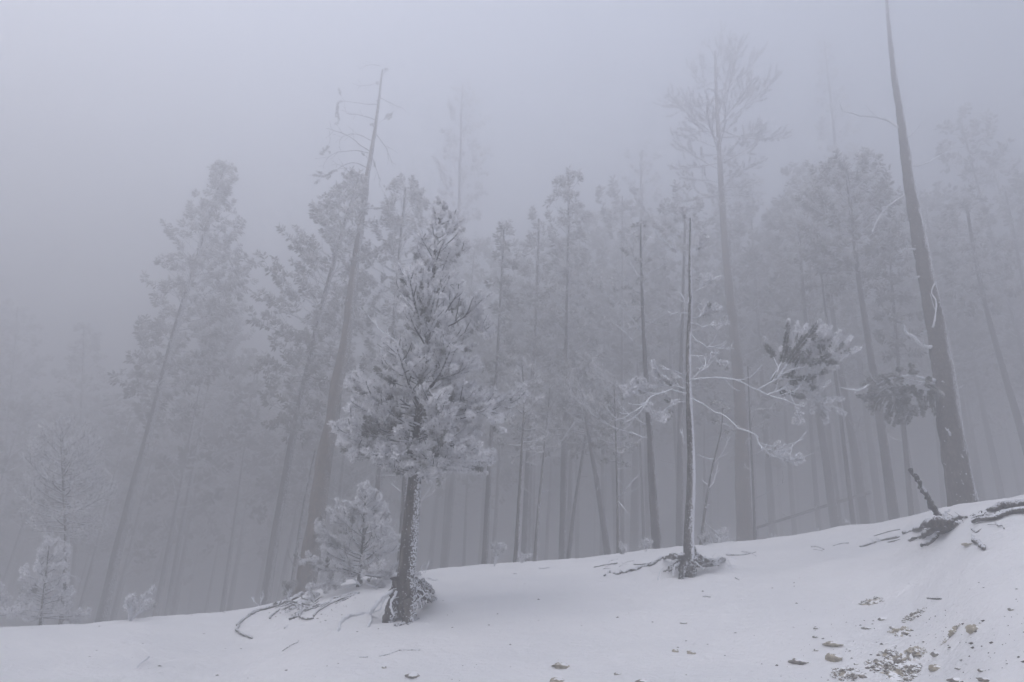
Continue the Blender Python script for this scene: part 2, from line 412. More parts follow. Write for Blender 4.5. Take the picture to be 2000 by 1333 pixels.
def make_tree(label, pix, Y, wpx, lod, bm=None, crown=None, nb=0, frost=.4, top=.28, group=None, name='pine_tree', cat='pine tree',
              stubs=0, nubs=0, dens=1.0, up=None, flare=.5, merge=None, bare_twigs=.15, dead=0, lobes=True, sink=.12, foliage=True, rise=.5, zexp=1.0, away=0.0, nub_size=(.003, .0075), nub_dir=-.35):
    """pix = trunk centre line in photograph pixels, base first; Y = world distance ahead (None: where the base meets the snow)"""
    if Y is None: Y = hit(*pix[0])[1]
    q0 = PV(*pix[0], Y); q0 = np.array([q0[0], Y, float(G(q0[0], Y))])
    pts = [q0 - np.array([0, 0, sink])]
    for x, y in pix[1:]:
        p = PV(x, y, Y)
        for _ in range(12): p = PV(x, y, Y + away * max(0, p[2] - q0[2] - 1.0))
        pts.append(p)
    yb = CAM + 0
    lean = RNG.normal() * .015
    for i, p in enumerate(pts[1:]): p[1] += (p[2] - q0[2]) * lean
    path = smooth_path(pts, 8)
    seg = np.linalg.norm(np.diff(path, axis=0), axis=1); cum = np.concatenate([[0], np.cumsum(seg)])
    r0 = wpx * .46 * mpp(q0)
    rad = r0 * np.interp(cum / cum[-1], [0, .1, .5, 1], [1, .86, .42 + .5 * top, top])
    root = empty(name, q0, label, cat, group)
    bm = bm or (bark_grey if lod < 2 else bark_dark)
    tr, P, R, s = trunk_mesh(q0, path, rad, lod, bm, root, flare, lobes)
    if nubs: rime_nubs(tr, q0, P, R, nubs, size=nub_size, centre=nub_dir)
    merge = merge if merge is not None else lod >= 2
    Wm, Tm = MB(), []
    def at_z(z):
        i = np.clip(np.searchsorted(path[:, 2], z), 1, len(path) - 1)
        a, b = path[i - 1], path[i]; t = np.clip((z - a[2]) / (b[2] - a[2] + 1e-9), 0, 1); return a + (b - a) * t, rad[i]
    if crown:
        ys = [c_[0] for c_ in crown]
        prof = []
        for (py, wl, wr) in crown:
            xx = np.interp(py, [p[1] for p in pix[::-1]], [p[0] for p in pix[::-1]]); zz = PV(xx, py, Y)
            for _ in range(12): zz = PV(xx, py, Y + away * max(0, zz[2] - q0[2] - 1.0))
            k_ = mpp(zz); prof.append((zz[2], wl * k_, wr * k_))
        prof.sort(); pz = [p[0] for p in prof]; pl = [p[1] for p in prof]; pr = [p[2] for p in prof]
        for i in range(nb):
            zt = pz[0] + (pz[-1] - pz[0]) * ((i + RNG.random()) / nb) ** zexp
            th = i * 2.39996 + RNG.normal() * .4
            cx = math.cos(th); wl, wr = np.interp(zt, pz, pl), np.interp(zt, pz, pr)
            cl_ = 1 + (1.0 * float(vnoise(th * .9 % 6.3 * 1.3 + q0[0], zt * 2.2 + q0[0] * 3)) if lod == 0 else 0)
            Lh = cl_ * ((wr if cx > 0 else wl) * abs(cx) + (wl + wr) * .5 * (1 - abs(cx))) * (.62 + .5 * RNG.random())
            rel = (zt - pz[0]) / (pz[-1] - pz[0] + 1e-6)
            u_ = (up if up is not None else .05 + .75 * rel) * (.7 + .6 * RNG.random())
            zb = max(zt - Lh * u_ * rise * 1.2, pz[0] - .3, q0[2] + .15)
            zb = min(zb, path[-1][2] - .02)
            a, rr_ = at_z(zb)
            d = np.array([cx, math.sin(th), u_ * .9 - .12])
            Lb = max(Lh * math.sqrt(1 + (u_ * .6) ** 2), .12)
            limb = grow(a, d, Lb, u_ * .5, .09, 7 if lod < 2 else 4 if lod == 2 else 3)
            rb = min(rr_ * .55, .008 + Lb * .013) if lod < 2 else min(rr_ * .5, .01 + Lb * .012)
            fr = frost * (1 + .2 * cx)
            if lod: fr += max(0, .55 - fr) * float(np.clip((zb - q0[2] - 3) / 6.5, 0, 1))  # upper limbs get whiter rime so crown tops blend into the fog
            if merge: foliate(Wm, Tm, limb, rb, lod, fr, dens=dens, up=.4, bare_twigs=bare_twigs, foliage=foliage)
            else: limb_object(root, q0, limb, rb, lod, fr, wm=limb_mid, dens=dens, up=.5, bare_twigs=bare_twigs, foliage=foliage)
    for i in range(stubs):
        z = q0[2] + (path[-1][2] - q0[2]) * (.25 + .7 * (i + RNG.random()) / stubs)
        a, rr_ = at_z(z); th = RNG.random() * 6.28
        limb = grow(a, [math.cos(th), math.sin(th), .2 * RNG.normal()], rr_ + .1 + .5 * RNG.random() ** 2, RNG.normal() * .4, .15, 4)
        if merge: Wm.tube(limb, np.linspace(.012, .004, len(limb)), 4)
        else: limb_object(root, q0, limb, .013, lod, 0, name='dead_branch', foliage=False, twigs=1)
    for i in range(dead):
        z = q0[2] + (path[-1][2] - q0[2]) * (.2 + .6 * (i + RNG.random()) / dead)
        a, rr_ = at_z(z); th = RNG.random() * 6.28
        limb = grow(a, [math.cos(th), math.sin(th), .3], .4 + .9 * RNG.random(), RNG.normal() * .3 + .2, .12, 6)
        if merge: foliate(Wm, Tm, limb, .012, lod, 0, foliage=False)
        else: limb_object(root, q0, limb, .012, lod, 0, name='dead_branch', foliage=False)
    if merge and Wm.n:
        add_needles(Wm, Tm, lod, 1)
        Wm.build('crown', [limb_plain, needles], root, smooth=False, kind='stuff', origin=q0)
    root['_'] = 0; del root['_']
    return dict(root=root, q0=q0, Y=Y, path=path, rad=rad, at=at_z, r0=r0)

def jitter(P, a):
    P = P.copy(); n_ = len(P); j = RNG.normal(size=(n_, 3)) * a; j[1:-1] = (j[:-2] + j[1:-1] * 2 + j[2:]) / 3; j[0] = 0
    return P + j
def px_limb(tree, pts, r0, lod, frost, dy=0.0, per=5, name='branch', **kw):
    """limb traced from the photograph, its own distance per point: (px, py[, extra distance])"""
    P = []; D_ = tree['path'] - CAM; row = 666.5 - FPX * (D_ @ CU) / (D_ @ _f)
    dY = float(np.interp(-pts[0][1], -row, tree['path'][:, 1])) - tree['Y']
    for i, p in enumerate(pts):
        P.append(PV(p[0], p[1], tree['Y'] + dY + (p[2] if len(p) > 2 else dy)))
    return limb_object(tree['root'], tree['q0'], jitter(smooth_path(P, per), .012 + r0 * .35), r0, lod, frost, name=name, **kw)

# ------------------------------------------------------------------ ground and haze
def build_ground():
    az = np.concatenate([np.arange(-180, -46, 6), np.arange(-46, 46, .2), np.arange(46, 180, 6)]) * math.pi / 180
    r = np.concatenate([[.3, 1, 2, 3], np.linspace(3.6, 16, 250), np.geomspace(16.5, 112, 44)])
    A, Rr = np.meshgrid(az, r, indexing='ij')
    X = Rr * np.sin(A); Yg = Rr * np.cos(A); Z = G(X, Yg)
    v = np.stack([X, Yg, Z], -1).reshape(-1, 3); na, nr = len(az), len(r)
    i = np.arange(na)[:, None]; j = np.arange(nr - 1)[None]; i2 = (i + 1) % na
    f = np.stack([i * nr + j, i * nr + j + 1, i2 * nr + j + 1, i2 * nr + j], -1).reshape(-1, 4)
    f = f[:, ::-1]
    v = np.vstack([v, [0, 0, float(G(0.0, .01))]])
    ii = np.arange(na); cap = np.stack([ii * nr, ((ii + 1) % na) * nr, np.full(na, na * nr), np.full(na, na * nr)], -1)
    mb = MB(); mb.add(v, np.vstack([f, cap])); o = mb.build('snow_ground', snow); o['kind'] = 'structure'
    return v[:, 2].min()
ZMIN = build_ground()

# ================================================================== TREES
LT, FT = 'pine_tree', 'pines standing in the fog'
# ---- the frosted young pine in the foreground
T1 = make_tree('bushy young pine thickly covered in white rime on splayed bare roots, front of slope',
    [(786, 1165), (797, 1100), (812, 930), (822, 800), (838, 680), (850, 540), (856, 470), (870, 415)], hit(790, 1208)[1], 44, 0,
    bm=bark_grey, crown=[(412, 10, 22), (440, 26, 42), (480, 30, 55), (520, 55, 55), (560, 95, 90), (620, 115, 112), (665, 118, 115),
    (700, 100, 105), (735, 95, 110), (775, 140, 135), (830, 160, 155), (870, 150, 150), (905, 105, 95), (930, 50, 50)], nb=136, zexp=1.4, frost=1.25, top=.16,
    nubs=1300, flare=.05, sink=-.02, lobes=False, bare_twigs=.18, stubs=6)
# bare white limbs on the left of its crown
for pts in ([(826, 700), (790, 675), (750, 650), (730, 622)], [(830, 690), (800, 655), (778, 620)], [(836, 640), (818, 590), (806, 560), (800, 528)],
            [(820, 745), (785, 715), (752, 705), (745, 682)], [(820, 830), (780, 820), (740, 835), (720, 845)], [(818, 720), (800, 705), (765, 690)],
            [(815, 870), (830, 900), (850, 915), (858, 930)]):
    px_limb(T1, pts, .011, 0, .9, dy=-.12, foliage=False, twigs=3, side_len=.35)
for pts in ([(822, 810, 0), (870, 792, -.2), (920, 800, -.3), (968, 826, -.35)], [(822, 850, 0), (860, 862, -.3), (905, 880, -.4), (940, 884, -.4)],
            [(826, 775, 0), (862, 740, -.2), (900, 722, -.25), (925, 716, -.25)], [(818, 880, 0), (840, 905, -.25), (858, 925, -.3)], [(815, 840, 0), (760, 852, -.2), (700, 850, -.3), (660, 838, -.3)],
            [(822, 800, 0), (760, 775, -.2), (712, 752, -.3)], [(816, 872, 0), (770, 885, -.3), (735, 892, -.35)], [(824, 815, 0), (850, 835, -.4), (876, 838, -.5)], [(836, 700, 0), (880, 670, -.1), (935, 640, -.1), (958, 650, -.1)]):
    px_limb(T1, pts, .012, 0, 1.35, foliage=True, twigs=17, start=.3, side_len=.36, wm=limb_mid, bare_twigs=.04)
# stilt roots: forked legs of the trunk, dark hollow of soil between them
def root_path(tree_q0, pts, r0, r1, name='root', k=9, wm=None, lift=.0, rough=.1, nubs=0, parent=None):
    """pts: (px, py, extra distance or 'g' when the root lies on the snow)"""
    P = []
    for p in pts:
        if p[2] == 'g': q = hit(p[0], p[1]); q = q + np.array([0, 0, lift])
        else: q = PV(p[0], p[1], p[2])
        P.append(q)
    P = smooth_path(P, 6); P[1:-1] += RNG.normal(size=(len(P) - 2, 3)) * min(.009, r0 * .35); W = MB(); R = np.interp(np.linspace(0, 1, len(P)), [0, 1], [r0, r1]) * (1 + .16 * RNG.normal(size=len(P)))
    W.tube(P, R, k, 0, rough=rough)
    o = W.build(name, wm or root_wood, parent, origin=tree_q0)
    if nubs: rime_nubs(o, tree_q0, P, R, nubs, size=(.003, .007), spread=1.4)
    return o
Y1 = T1['Y']; RT, q1 = T1['root'], T1['q0']
for pts, a, c_, nn in (([(784, 1130, Y1), (775, 1160, Y1 - .02), (765, 1190, Y1 - .08), (754, 1222, Y1 - .16)], .085, .05, 60),
                   ([(792, 1128, Y1), (799, 1158, Y1 - .08), (800, 1190, Y1 - .12), (797, 1218, Y1 - .16)], .075, .05, 130),
                   ([(795, 1130, Y1 + .02), (815, 1150, Y1 + .05), (835, 1164, Y1 + .12), (850, 1171, 'g')], .06, .02, 60),
                   ([(785, 1128, Y1 + .1), (810, 1135, Y1 + .22), (830, 1142, Y1 + .35), (846, 1158, 'g')], .05, .02, 40)):
    root_path(q1, pts, a, c_, k=12, wm=bark_grey, nubs=nn, rough=.14, parent=RT)
for pts, a, c_ in (([(779, 1148, Y1 - .05), (762, 1158, Y1 - .1), (745, 1170, Y1 - .14), (728, 1190, Y1 - .2), (722, 1200, 'g'), (700, 1203, 'g'), (680, 1207, 'g'), (666, 1218, 'g'), (660, 1234, 'g')], .018, .016),
                   ([(757, 1162, Y1 - .1), (746, 1178, Y1 - .15), (743, 1190, Y1 - .18), (722, 1200, 'g')], .010, .007),
                   ([(724, 1203, 'g'), (725, 1215, 'g'), (719, 1226, 'g')], .010, .012),
                   ([(774, 1155, Y1 - .15), (765, 1175, Y1 - .2), (764, 1190, Y1 - .22), (770, 1203, Y1 - .22)], .013, .010),
                   ([(796, 1150, Y1 - .12), (810, 1158, Y1 - .1), (824, 1165, Y1 - .05)], .010, .008),
                   ([(812, 1148, Y1 - .06), (829, 1159, Y1 - .06), (822, 1168, Y1 - .1), (815, 1173, Y1 - .12)], .008, .008),
                   ([(800, 1143, Y1 + .1), (825, 1132, 'g'), (840, 1133, 'g'), (856, 1136, 'g')], .012, .006),
                   ([(820, 1166, Y1 - .05), (822, 1180, Y1 - .1), (824, 1190, Y1 - .1)], .008, .006)):
    root_path(q1, pts, a, c_, k=7, lift=.01, wm=limb_frosted, parent=RT)
def mound(name, px, py, wpx, hpx, m_, parent=None, origin=None, seed=0, h=.06, rough=.35, dip=.02):
    """ragged low lump lying on the snow; height h, outline broken up by noise"""
    c_ = hit(px, py); k_ = mpp(c_)
    rx = wpx * .5 * k_
    far_, near_ = hit(px, py - hpx * .5), hit(px, py + hpx * .5)
    ry = max(.5 * math.hypot(far_[0] - near_[0], far_[1] - near_[1]), rx * .45)
    ry = min(ry, rx * 3.0)
    nr_, na_ = 7, 26
    v = []; 
    for i in range(nr_ + 1):
        for j in range(na_):
            th = j * 2 * math.pi / na_; e_ = 1 + rough * 2.2 * float(vnoise(math.cos(th) * 1.7 + seed * 3.1, math.sin(th) * 1.7 + seed)) + rough * .9 * float(vnoise(math.cos(th) * 5 + seed, math.sin(th) * 5))
            f_ = i / nr_; x = c_[0] + rx * e_ * f_ * math.cos(th); y = c_[1] + ry * e_ * f_ * math.sin(th)
            z = float(G(x, y)) + h * (1 - f_ ** 2.4) * (1 + .9 * float(vnoise(x * 22 + seed, y * 22))) - dip * f_
            v.append((x, y, z))
    f = [(i * na_ + j, i * na_ + (j + 1) % na_, (i + 1) * na_ + (j + 1) % na_, (i + 1) * na_ + j) for i in range(nr_) for j in range(na_)]
    mb = MB(); mb.add(v, f); org = c_ if origin is None else origin
    return mb.build(name, m_, parent, origin=org), c_, rx, ry
# dark earth held in the root hollow
def clump(name, p, sx, sy, sz, m_, parent, origin, seed=1, amp=.3, nu=16, nv=10):
    th = np.linspace(0, 2 * math.pi, nu, endpoint=False)[None]; ph = np.linspace(.02, math.pi - .02, nv)[:, None]
    d = np.stack([np.sin(ph) * np.cos(th), np.sin(ph) * np.sin(th), np.cos(ph) * np.ones_like(th)], -1)
    rr = 1 + amp * 2 * vnoise(d[..., 0] * 2.3 + seed * 5, d[..., 1] * 2.3 + d[..., 2] * 2.9 + seed) + amp * vnoise(d[..., 0] * 7 + seed, d[..., 2] * 7 + d[..., 1] * 5)
    v = (d * rr[..., None] * np.array([sx, sy, sz]) + np.asarray(p)).reshape(-1, 3)
    f = [(i * nu + j, (i + 1) * nu + j, (i + 1) * nu + (j + 1) % nu, i * nu + (j + 1) % nu) for i in range(nv - 1) for j in range(nu)]
    mb = MB(); mb.add(v, f)
    return mb.build(name, m_, parent, origin=origin)
clump('soil_shade_clump', PV(798, 1180, Y1 + .12), .09, .09, .12, soil, RT, q1, 3)
for k_ in range(9):
    root_path(q1, [(800 + RNG.normal() * 3, 1140 + RNG.normal() * 3, Y1 + .04), (815 + 2 * k_, 1154 + RNG.normal() * 3, Y1 + .0 + .02 * k_), (818 + 3.4 * k_, 1190 - 2.4 * k_, 'g')], .022, .009, parent=RT, k=6, wm=root_wood if k_ % 3 else limb_frosted)
def fine_roots(parent, origin, c_, spread, n_, ln, r=.004, bias=(0, 0, 0), m_=None, name='fine_roots'):
    W = MB()
    for _ in range(n_):
        p = np.array(c_) + RNG.normal(size=3) * np.array(spread)
        d = nrm(RNG.normal(size=3) * np.array([1, 1, .5]) + np.array(bias))
        W.tube(grow(p, d, ln * (.5 + RNG.random()), -.3, .35, 4), [r, r, r * .8, r * .6, r * .4], 4, cap=False)
    return W.build(name, m_ or limb_frosted, parent, kind='stuff', origin=origin)
fine_roots(RT, q1, PV(812, 1156, Y1 + .05), (.08, .09, .04), 16, .12, bias=(.8, 0, -.4), m_=root_wood)
fine_roots(RT, q1, PV(775, 1175, Y1), (.06, .06, .08), 12, .14, bias=(0, 0, -.6))

# ---- small pine behind it
T2 = make_tree('waist-high rimed pine sapling just behind and left of the bushy frosted pine trunk',
    [(700, 1157), (706, 1100), (710, 1040), (714, 955)], 9.6, 13, 0, bm=bark_dark, crown=[(948, 12, 14), (975, 28, 30), (1010, 60, 55), (1050, 75, 80),
    (1090, 70, 105), (1120, 60, 100), (1142, 50, 70)], nb=62, frost=1.1, top=.2, name='pine_sapling', cat='sapling', nubs=0, flare=.3)
for pts, fo in (([(705, 1098, 0), (680, 1102, -.2), (640, 1098, -.35), (592, 1096, -.45)], True), ([(700, 1140, -.1), (665, 1150, -.3), (640, 1140, -.4), (612, 1150, -.5)], True),
                ([(704, 1145, -.2), (685, 1128, -.3), (668, 1136, -.35), (655, 1146, -.4), (645, 1135, -.4)], True), ([(706, 1130, -.2), (722, 1140, -.3), (740, 1155, -.35)], False),
                ([(700, 1120, 0), (665, 1100, -.2), (640, 1085, -.3)], False)):
    px_limb(T2, pts, .010, 0, .95, foliage=fo, start=.45, side_len=.22, up=.3)
for k_ in range(5):
    a_ = [(700 - 4 * k_, 1160, 'g'), (675 - 14 * k_, 1172 + 3 * k_, 'g'), (655 - 20 * k_, 1180 + 5 * k_, 'g')]
    root_path(T2['q0'], a_, .02, .008, parent=T2['root'], lift=.005, k=6)

# ---- slender frosted snag in the middle
T3 = make_tree('slender half-bare pine with rime-crusted straight trunk and tangled exposed roots at its foot',
    [(1345, 1105), (1346, 1050), (1350, 900), (1345, 700), (1350, 590), (1349, 500), (1350, 424)], hit(1345, 1126)[1], 25, 0, bm=bark_rimed, top=.20, nubs=2600, flare=.12, sink=-.03)
Y3 = T3['Y']
for pts, r_, fo, kw in (
    ([(1343, 768, 0), (1310, 762, -.1), (1275, 775, -.2), (1240, 805, -.25), (1203, 822, -.3)], .013, False, dict(twigs=3)),
    ([(1343, 760, .05), (1300, 752, .2), (1262, 758, .3), (1225, 762, .4)], .012, True, dict(start=.1, side_len=.38, twigs=12)),
    ([(1344, 785, .1), (1312, 790, .15), (1290, 810, .1), (1262, 800, .1)], .008, True, dict(start=.2, side_len=.3, twigs=6)),
    ([(1346, 745, 0), (1385, 737, -.05), (1440, 742, -.1), (1478, 764, -.15), (1512, 770, -.2), (1560, 762, -.2)], .016, False, dict(twigs=3)),
    ([(1478, 762, -.14), (1510, 742, -.2), (1555, 720, -.2), (1590, 715, -.15), (1628, 690, -.15)], .010, True, dict(start=.15, side_len=.55, twigs=20)),
    ([(1500, 770, -.18), (1545, 755, -.1), (1585, 770, -.05), (1612, 800, 0)], .009, True, dict(start=.1, side_len=.45, twigs=13)),
    ([(1505, 742, -.2), (1540, 695, -.1), (1575, 670, -.1), (1612, 680, 0)], .009, True, dict(start=.2, side_len=.4, twigs=14)),
    ([(1540, 760, -.2), (1552, 790, -.2), (1562, 812, -.2)], .006, True, dict(start=.5, side_len=.3, twigs=4)),
    ([(1347, 775, .05), (1390, 798, 0), (1440, 830, -.1), (1475, 850, -.15), (1492, 880, -.2), (1530, 897, -.2), (1562, 902, -.2)], .014, False, dict(twigs=3, start=.6)),
    ([(1490, 878, -.2), (1515, 885, -.2), (1540, 900, -.2), (1560, 902, -.2)], .007, True, dict(start=.1, side_len=.25, twigs=9)),
    ([(1347, 745, -.05), (1372, 722, -.1), (1388, 700, -.1), (1390, 686, -.1)], .011, False, dict(twigs=3)),
    ([(1347, 650, 0), (1370, 672, -.1), (1398, 682, -.15), (1430, 680, -.15)], .008, False, dict(twigs=3)),
    ([(1395, 684, -.15), (1405, 706, -.15), (1418, 712, -.15)], .005, True, dict(start=.5, side_len=.2, twigs=3)),
    ([(1346, 630, 0), (1365, 636, -.1), (1390, 636, -.1), (1418, 633, -.1)], .006, True, dict(start=.6, side_len=.15, twigs=2)),
    ([(1347, 622, 0), (1366, 618, -.05), (1382, 606, -.05), (1398, 610, -.05)], .007, True, dict(start=.3, side_len=.35, twigs=6)),
    ([(1347, 575, 0), (1362, 566, -.05), (1378, 552, -.05), (1388, 548, -.05)], .006, True, dict(start=.3, side_len=.35, twigs=5)),
    ([(1347, 580, 0), (1360, 590, .05), (1375, 596, .05), (1380, 593, .05)], .004, False, dict(twigs=1)),
    ([(1349, 480, 0), (1362, 474, 0), (1378, 452, 0)], .005, True, dict(start=.3, side_len=.2, twigs=3)),
    ([(1349, 500, 0), (1364, 482, 0), (1374, 470, 0)], .005, True, dict(start=.1, side_len=.25, twigs=4)),
    ([(1348, 495, 0), (1320, 485, .1), (1292, 470, .15), (1276, 452, .15)], .006, False, dict(twigs=4)),
    ([(1349, 450, 0), (1340, 435, 0), (1332, 412, 0)], .006, True, dict(start=.5, side_len=.3, twigs=4)),
    ([(1347, 600, 0), (1336, 590, -.05), (1332, 578, -.05)], .007, False, dict(twigs=2)),
    ([(1347, 614, 0), (1330, 612, -.1), (1306, 617, -.1)], .006, False, dict(twigs=2)),
    ([(1345, 735, 0), (1322, 728, 0), (1296, 722, 0)], .005, False, dict(twigs=1)),
    ([(1344, 750, -.1), (1333, 740, -.1), (1326, 733, -.1)], .008, False, dict(twigs=0)),
    ([(1345, 870, -.05), (1336, 862, -.1), (1329, 840, -.1)], .005, False, dict(twigs=0)),
    ([(1347, 690, 0), (1362, 700, -.1), (1372, 715, -.1), (1366, 722, -.1)], .005, False, dict(twigs=1))):
    kw['twigs'] = int(kw.get('twigs', 3) * (1.7 if fo else 1.6) + (1 if fo else 2))
    px_limb(T3, pts, r_ * (.72 if r_ > .01 else .8), 0, 1.25, foliage=fo, bare_twigs=.05, **kw)
R3, q3 = T3['root'], T3['q0']
for pts, a, c_, nn in (([(1338, 1085, Y3), (1334, 1105, Y3 - .05), (1331, 1120, Y3 - .1), (1329, 1132, Y3 - .12)], .04, .035, 90),
                   ([(1350, 1085, Y3), (1352, 1105, Y3 - .04), (1352, 1118, Y3 - .06), (1352, 1132, Y3 - .08)], .045, .035, 40),
                   ([(1344, 1085, Y3), (1344, 1105, Y3 + .02), (1343, 1118, Y3 - .02), (1342, 1131, Y3)], .05, .04, 20),
                   ([(1352, 1075, Y3), (1362, 1088, Y3 + .05), (1380, 1097, Y3 + .1), (1398, 1100, Y3 + .25), (1416, 1092, 'g')], .05, .02, 50)):
    root_path(q3, pts, a, c_, k=10, wm=bark_grey, nubs=nn, parent=R3)
for pts, a, c_ in (([(1338, 1083, Y3), (1318, 1088, Y3 - .02), (1295, 1092, 'g'), (1272, 1105, 'g'), (1245, 1113, 'g'), (1225, 1118, 'g'), (1205, 1123, 'g'), (1190, 1119, 'g'), (1180, 1127, 'g')], .028, .010),
                   ([(1340, 1085, Y3), (1318, 1083, Y3 + .02), (1308, 1084, Y3 + .03), (1297, 1095, 'g')], .018, .014),
                   ([(1290, 1095, 'g'), (1265, 1103, 'g'), (1238, 1105, 'g')], .014, .008),
                   ([(1336, 1095, Y3), (1320, 1104, Y3 - .08), (1316, 1115, Y3 - .1), (1315, 1124, Y3 - .12)], .012, .01),
                   ([(1356, 1096, Y3 - .04), (1366, 1105, Y3 - .1), (1374, 1112, Y3 - .1)], .010, .008),
                   ([(1336, 1102, Y3), (1318, 1112, Y3 - .02), (1300, 1115, Y3)], .014, .006),
                   ([(1360, 1090, Y3 + .1), (1390, 1092, Y3 + .15), (1412, 1088, Y3 + .2)], .012, .006)):
    root_path(q3, pts, a, c_, k=7, lift=.012, wm=root_wood if a > .012 else limb_frosted, parent=R3)
clump('soil_shade_clump', PV(1345, 1114, Y3 + .12), .10, .10, .06, soil, R3, q3, 7)
for k_ in range(12):
    a_ = -1 + 2 * k_ / 11
    root_path(q3, [(1346 + 6 * a_, 1084, Y3 + .03), (1348 + 26 * a_, 1098, Y3 + .0), (1350 + 54 * a_, 1112 - 9 * a_ * (a_ > 0) + RNG.normal() * 4, 'g')], .020, .008, parent=R3, k=6, wm=root_wood)
clump('soil_shade_clump', hit(1374, 1106) + np.array([0, 0, .0]), .16, .14, .035, soil, R3, q3, 9)  # flat dark lump standing in for the shadow under the overhanging roots
fine_roots(R3, q3, PV(1385, 1096, Y3 + .1), (.13, .07, .035), 90, .10, r=.003, bias=(.3, 0, -.2))
fine_roots(R3, q3, PV(1322, 1104, Y3 + .02), (.08, .06, .035), 45, .10, r=.003, bias=(-.5, 0, -.4))

# ---- thick leaning trunk at the right
T4 = make_tree('thick leaning pine trunk speckled with rime on the snow mound at the right edge',
    [(1882, 986), (1866, 900), (1848, 780), (1828, 650), (1802, 520), (1776, 380), (1756, 240), (1738, 120), (1722, -40)], 10.3, 54, 0, bm=bark_grey, top=.20, nubs=3000, flare=.2, stubs=9, away=.46, nub_size=(.004, .013), nub_dir=-.85)
for pts, r_, fo, kw in (
    ([(1830, 745, 0), (1790, 738, -.2), (1745, 740, -.35), (1705, 752, -.45), (1665, 770, -.5)], .030, False, dict(twigs=4, start=.7)),
    ([(1826, 750, -.02), (1790, 745, -.25), (1750, 735, -.4), (1712, 745, -.5)], .012, True, dict(start=.1, side_len=.42, twigs=20, up=-.5)),
    ([(1826, 758, .02), (1795, 765, -.1), (1762, 775, -.2), (1722, 775, -.3)], .012, True, dict(start=.1, side_len=.5, twigs=22, up=-.8)),
    ([(1815, 755, .05), (1800, 775, 0), (1780, 800, -.1), (1772, 822, -.1)], .008, True, dict(start=.1, side_len=.35, twigs=9, up=-.8)),
    ([(1800, 750, .15), (1770, 752, .1), (1735, 758, 0), (1705, 770, -.1)], .010, True, dict(start=.1, side_len=.45, twigs=18, up=-.6))):
    px_limb(T4, pts, r_, 0, .30 if fo else .5, foliage=fo, **kw)
for pts, r_ in (([(1822, 682, 0), (1795, 670, -.1), (1775, 652, -.15), (1763, 634, -.2)], .020), ([(1788, 488, 0), (1770, 488, 0), (1748, 500, 0)], .014),
                ([(1806, 545, 0), (1792, 543, 0), (1778, 542, 0)], .016), ([(1822, 640, -.2), (1830, 600, -.3), (1822, 572, -.3), (1832, 548, -.3)], .011),
                ([(1840, 745, -.15), (1862, 760, -.2), (1880, 758, -.15)], .009), ([(1850, 700, -.1), (1860, 690, -.1)], .009), ([(1856, 850, -.2), (1845, 836, -.3)], .012),
                ([(1800, 470, 0), (1808, 450, -.1), (1810, 430, -.1)], .010), ([(1826, 640, 0), (1810, 645, 0), (1800, 652, 0)], .010), ([(1812, 520, 0), (1824, 508, 0)], .010),
                ([(1776, 380, 0), (1740, 395, .1), (1715, 430, .2), (1702, 455, .2)], .014), ([(1756, 250, 0), (1720, 230, .2), (1680, 225, .3), (1640, 215, .4)], .02),
                ([(1775, 330, 0), (1815, 315, .1), (1850, 298, .2)], .012), ([(1790, 435, 0), (1775, 437, 0)], .012), ([(1858, 740, 0), (1872, 728, 0)], .01)):
    px_limb(T4, pts, r_ * 1.7, 0, .6, foliage=False, twigs=2 if r_ < .014 else 3, wm=limb_frosted, name='dead_branch', side_len=.3)
0 and px_limb(T4, [(1745, 190, 0), (1785, 190, .8), (1830, 170, 1.8), (1880, 165, 2.6)], .02, 1, .8, start=.5, twigs=10)

# ---- big leaning trunk left of the frosted pine
T5 = make_tree('tall thick leaning pine trunk left of the frosted pine, bare curling twigs near top',
    [(593, 1164), (612, 1050), (632, 920), (655, 780), (676, 650), (694, 520), (712, 390), (730, 270), (743, 180), (748, 140)], 14.8, 45, 0, bm=bark_tan, top=.14, nubs=500, away=.34, flare=.25, name='pine_tree',
    crown=[(130, 3, 12), (200, 6, 36), (290, 8, 50), (360, 10, 50), (420, 8, 30)], nb=9, frost=.35, dens=.7, bare_twigs=.5)
for pts, r_, fo in (
    ([(722, 330), (690, 320), (660, 330), (632, 345), (612, 342)], .014, True), ([(725, 300), (700, 280), (670, 262), (636, 252)], .018, False),
    ([(728, 275), (695, 262), (668, 270), (662, 292)], .012, False), ([(725, 300), (700, 295), (660, 298), (640, 310), (630, 330)], .011, False),
    ([(735, 235), (705, 226), (680, 222), (672, 208)], .012, False), ([(738, 205), (700, 202), (660, 200), (662, 232)], .011, True),
    ([(644, 255), (642, 280), (630, 302)], .007, True), ([(716, 350), (690, 340), (664, 322), (645, 322)], .011, False),
    ([(716, 385), (690, 385), (650, 395), (630, 402)], .012, False), ([(733, 260), (755, 290), (768, 325)], .013, False),
    ([(728, 310), (740, 350), (745, 372)], .010, False), ([(700, 470), (675, 450), (655, 420)], .014, False), ([(705, 430), (728, 440), (748, 470)], .012, False),
    ([(740, 190), (765, 205), (790, 215)], .010, False), ([(744, 160), (715, 168), (690, 165)], .010, False), ([(640, 742), (612, 740), (580, 745)], .013, False),
    ([(690, 560), (665, 590), (640, 605)], .009, False), ([(716, 360), (700, 365), (680, 352), (668, 340)], .009, True), ([(746, 130), (722, 128), (700, 136)], .009, False)):
    px_limb(T5, pts, r_ * 1.15, 1, .35, foliage=fo, twigs=5, name='branch', side_len=.3, up=-.1, wm=bark_dark, start=.5 if fo else .3)
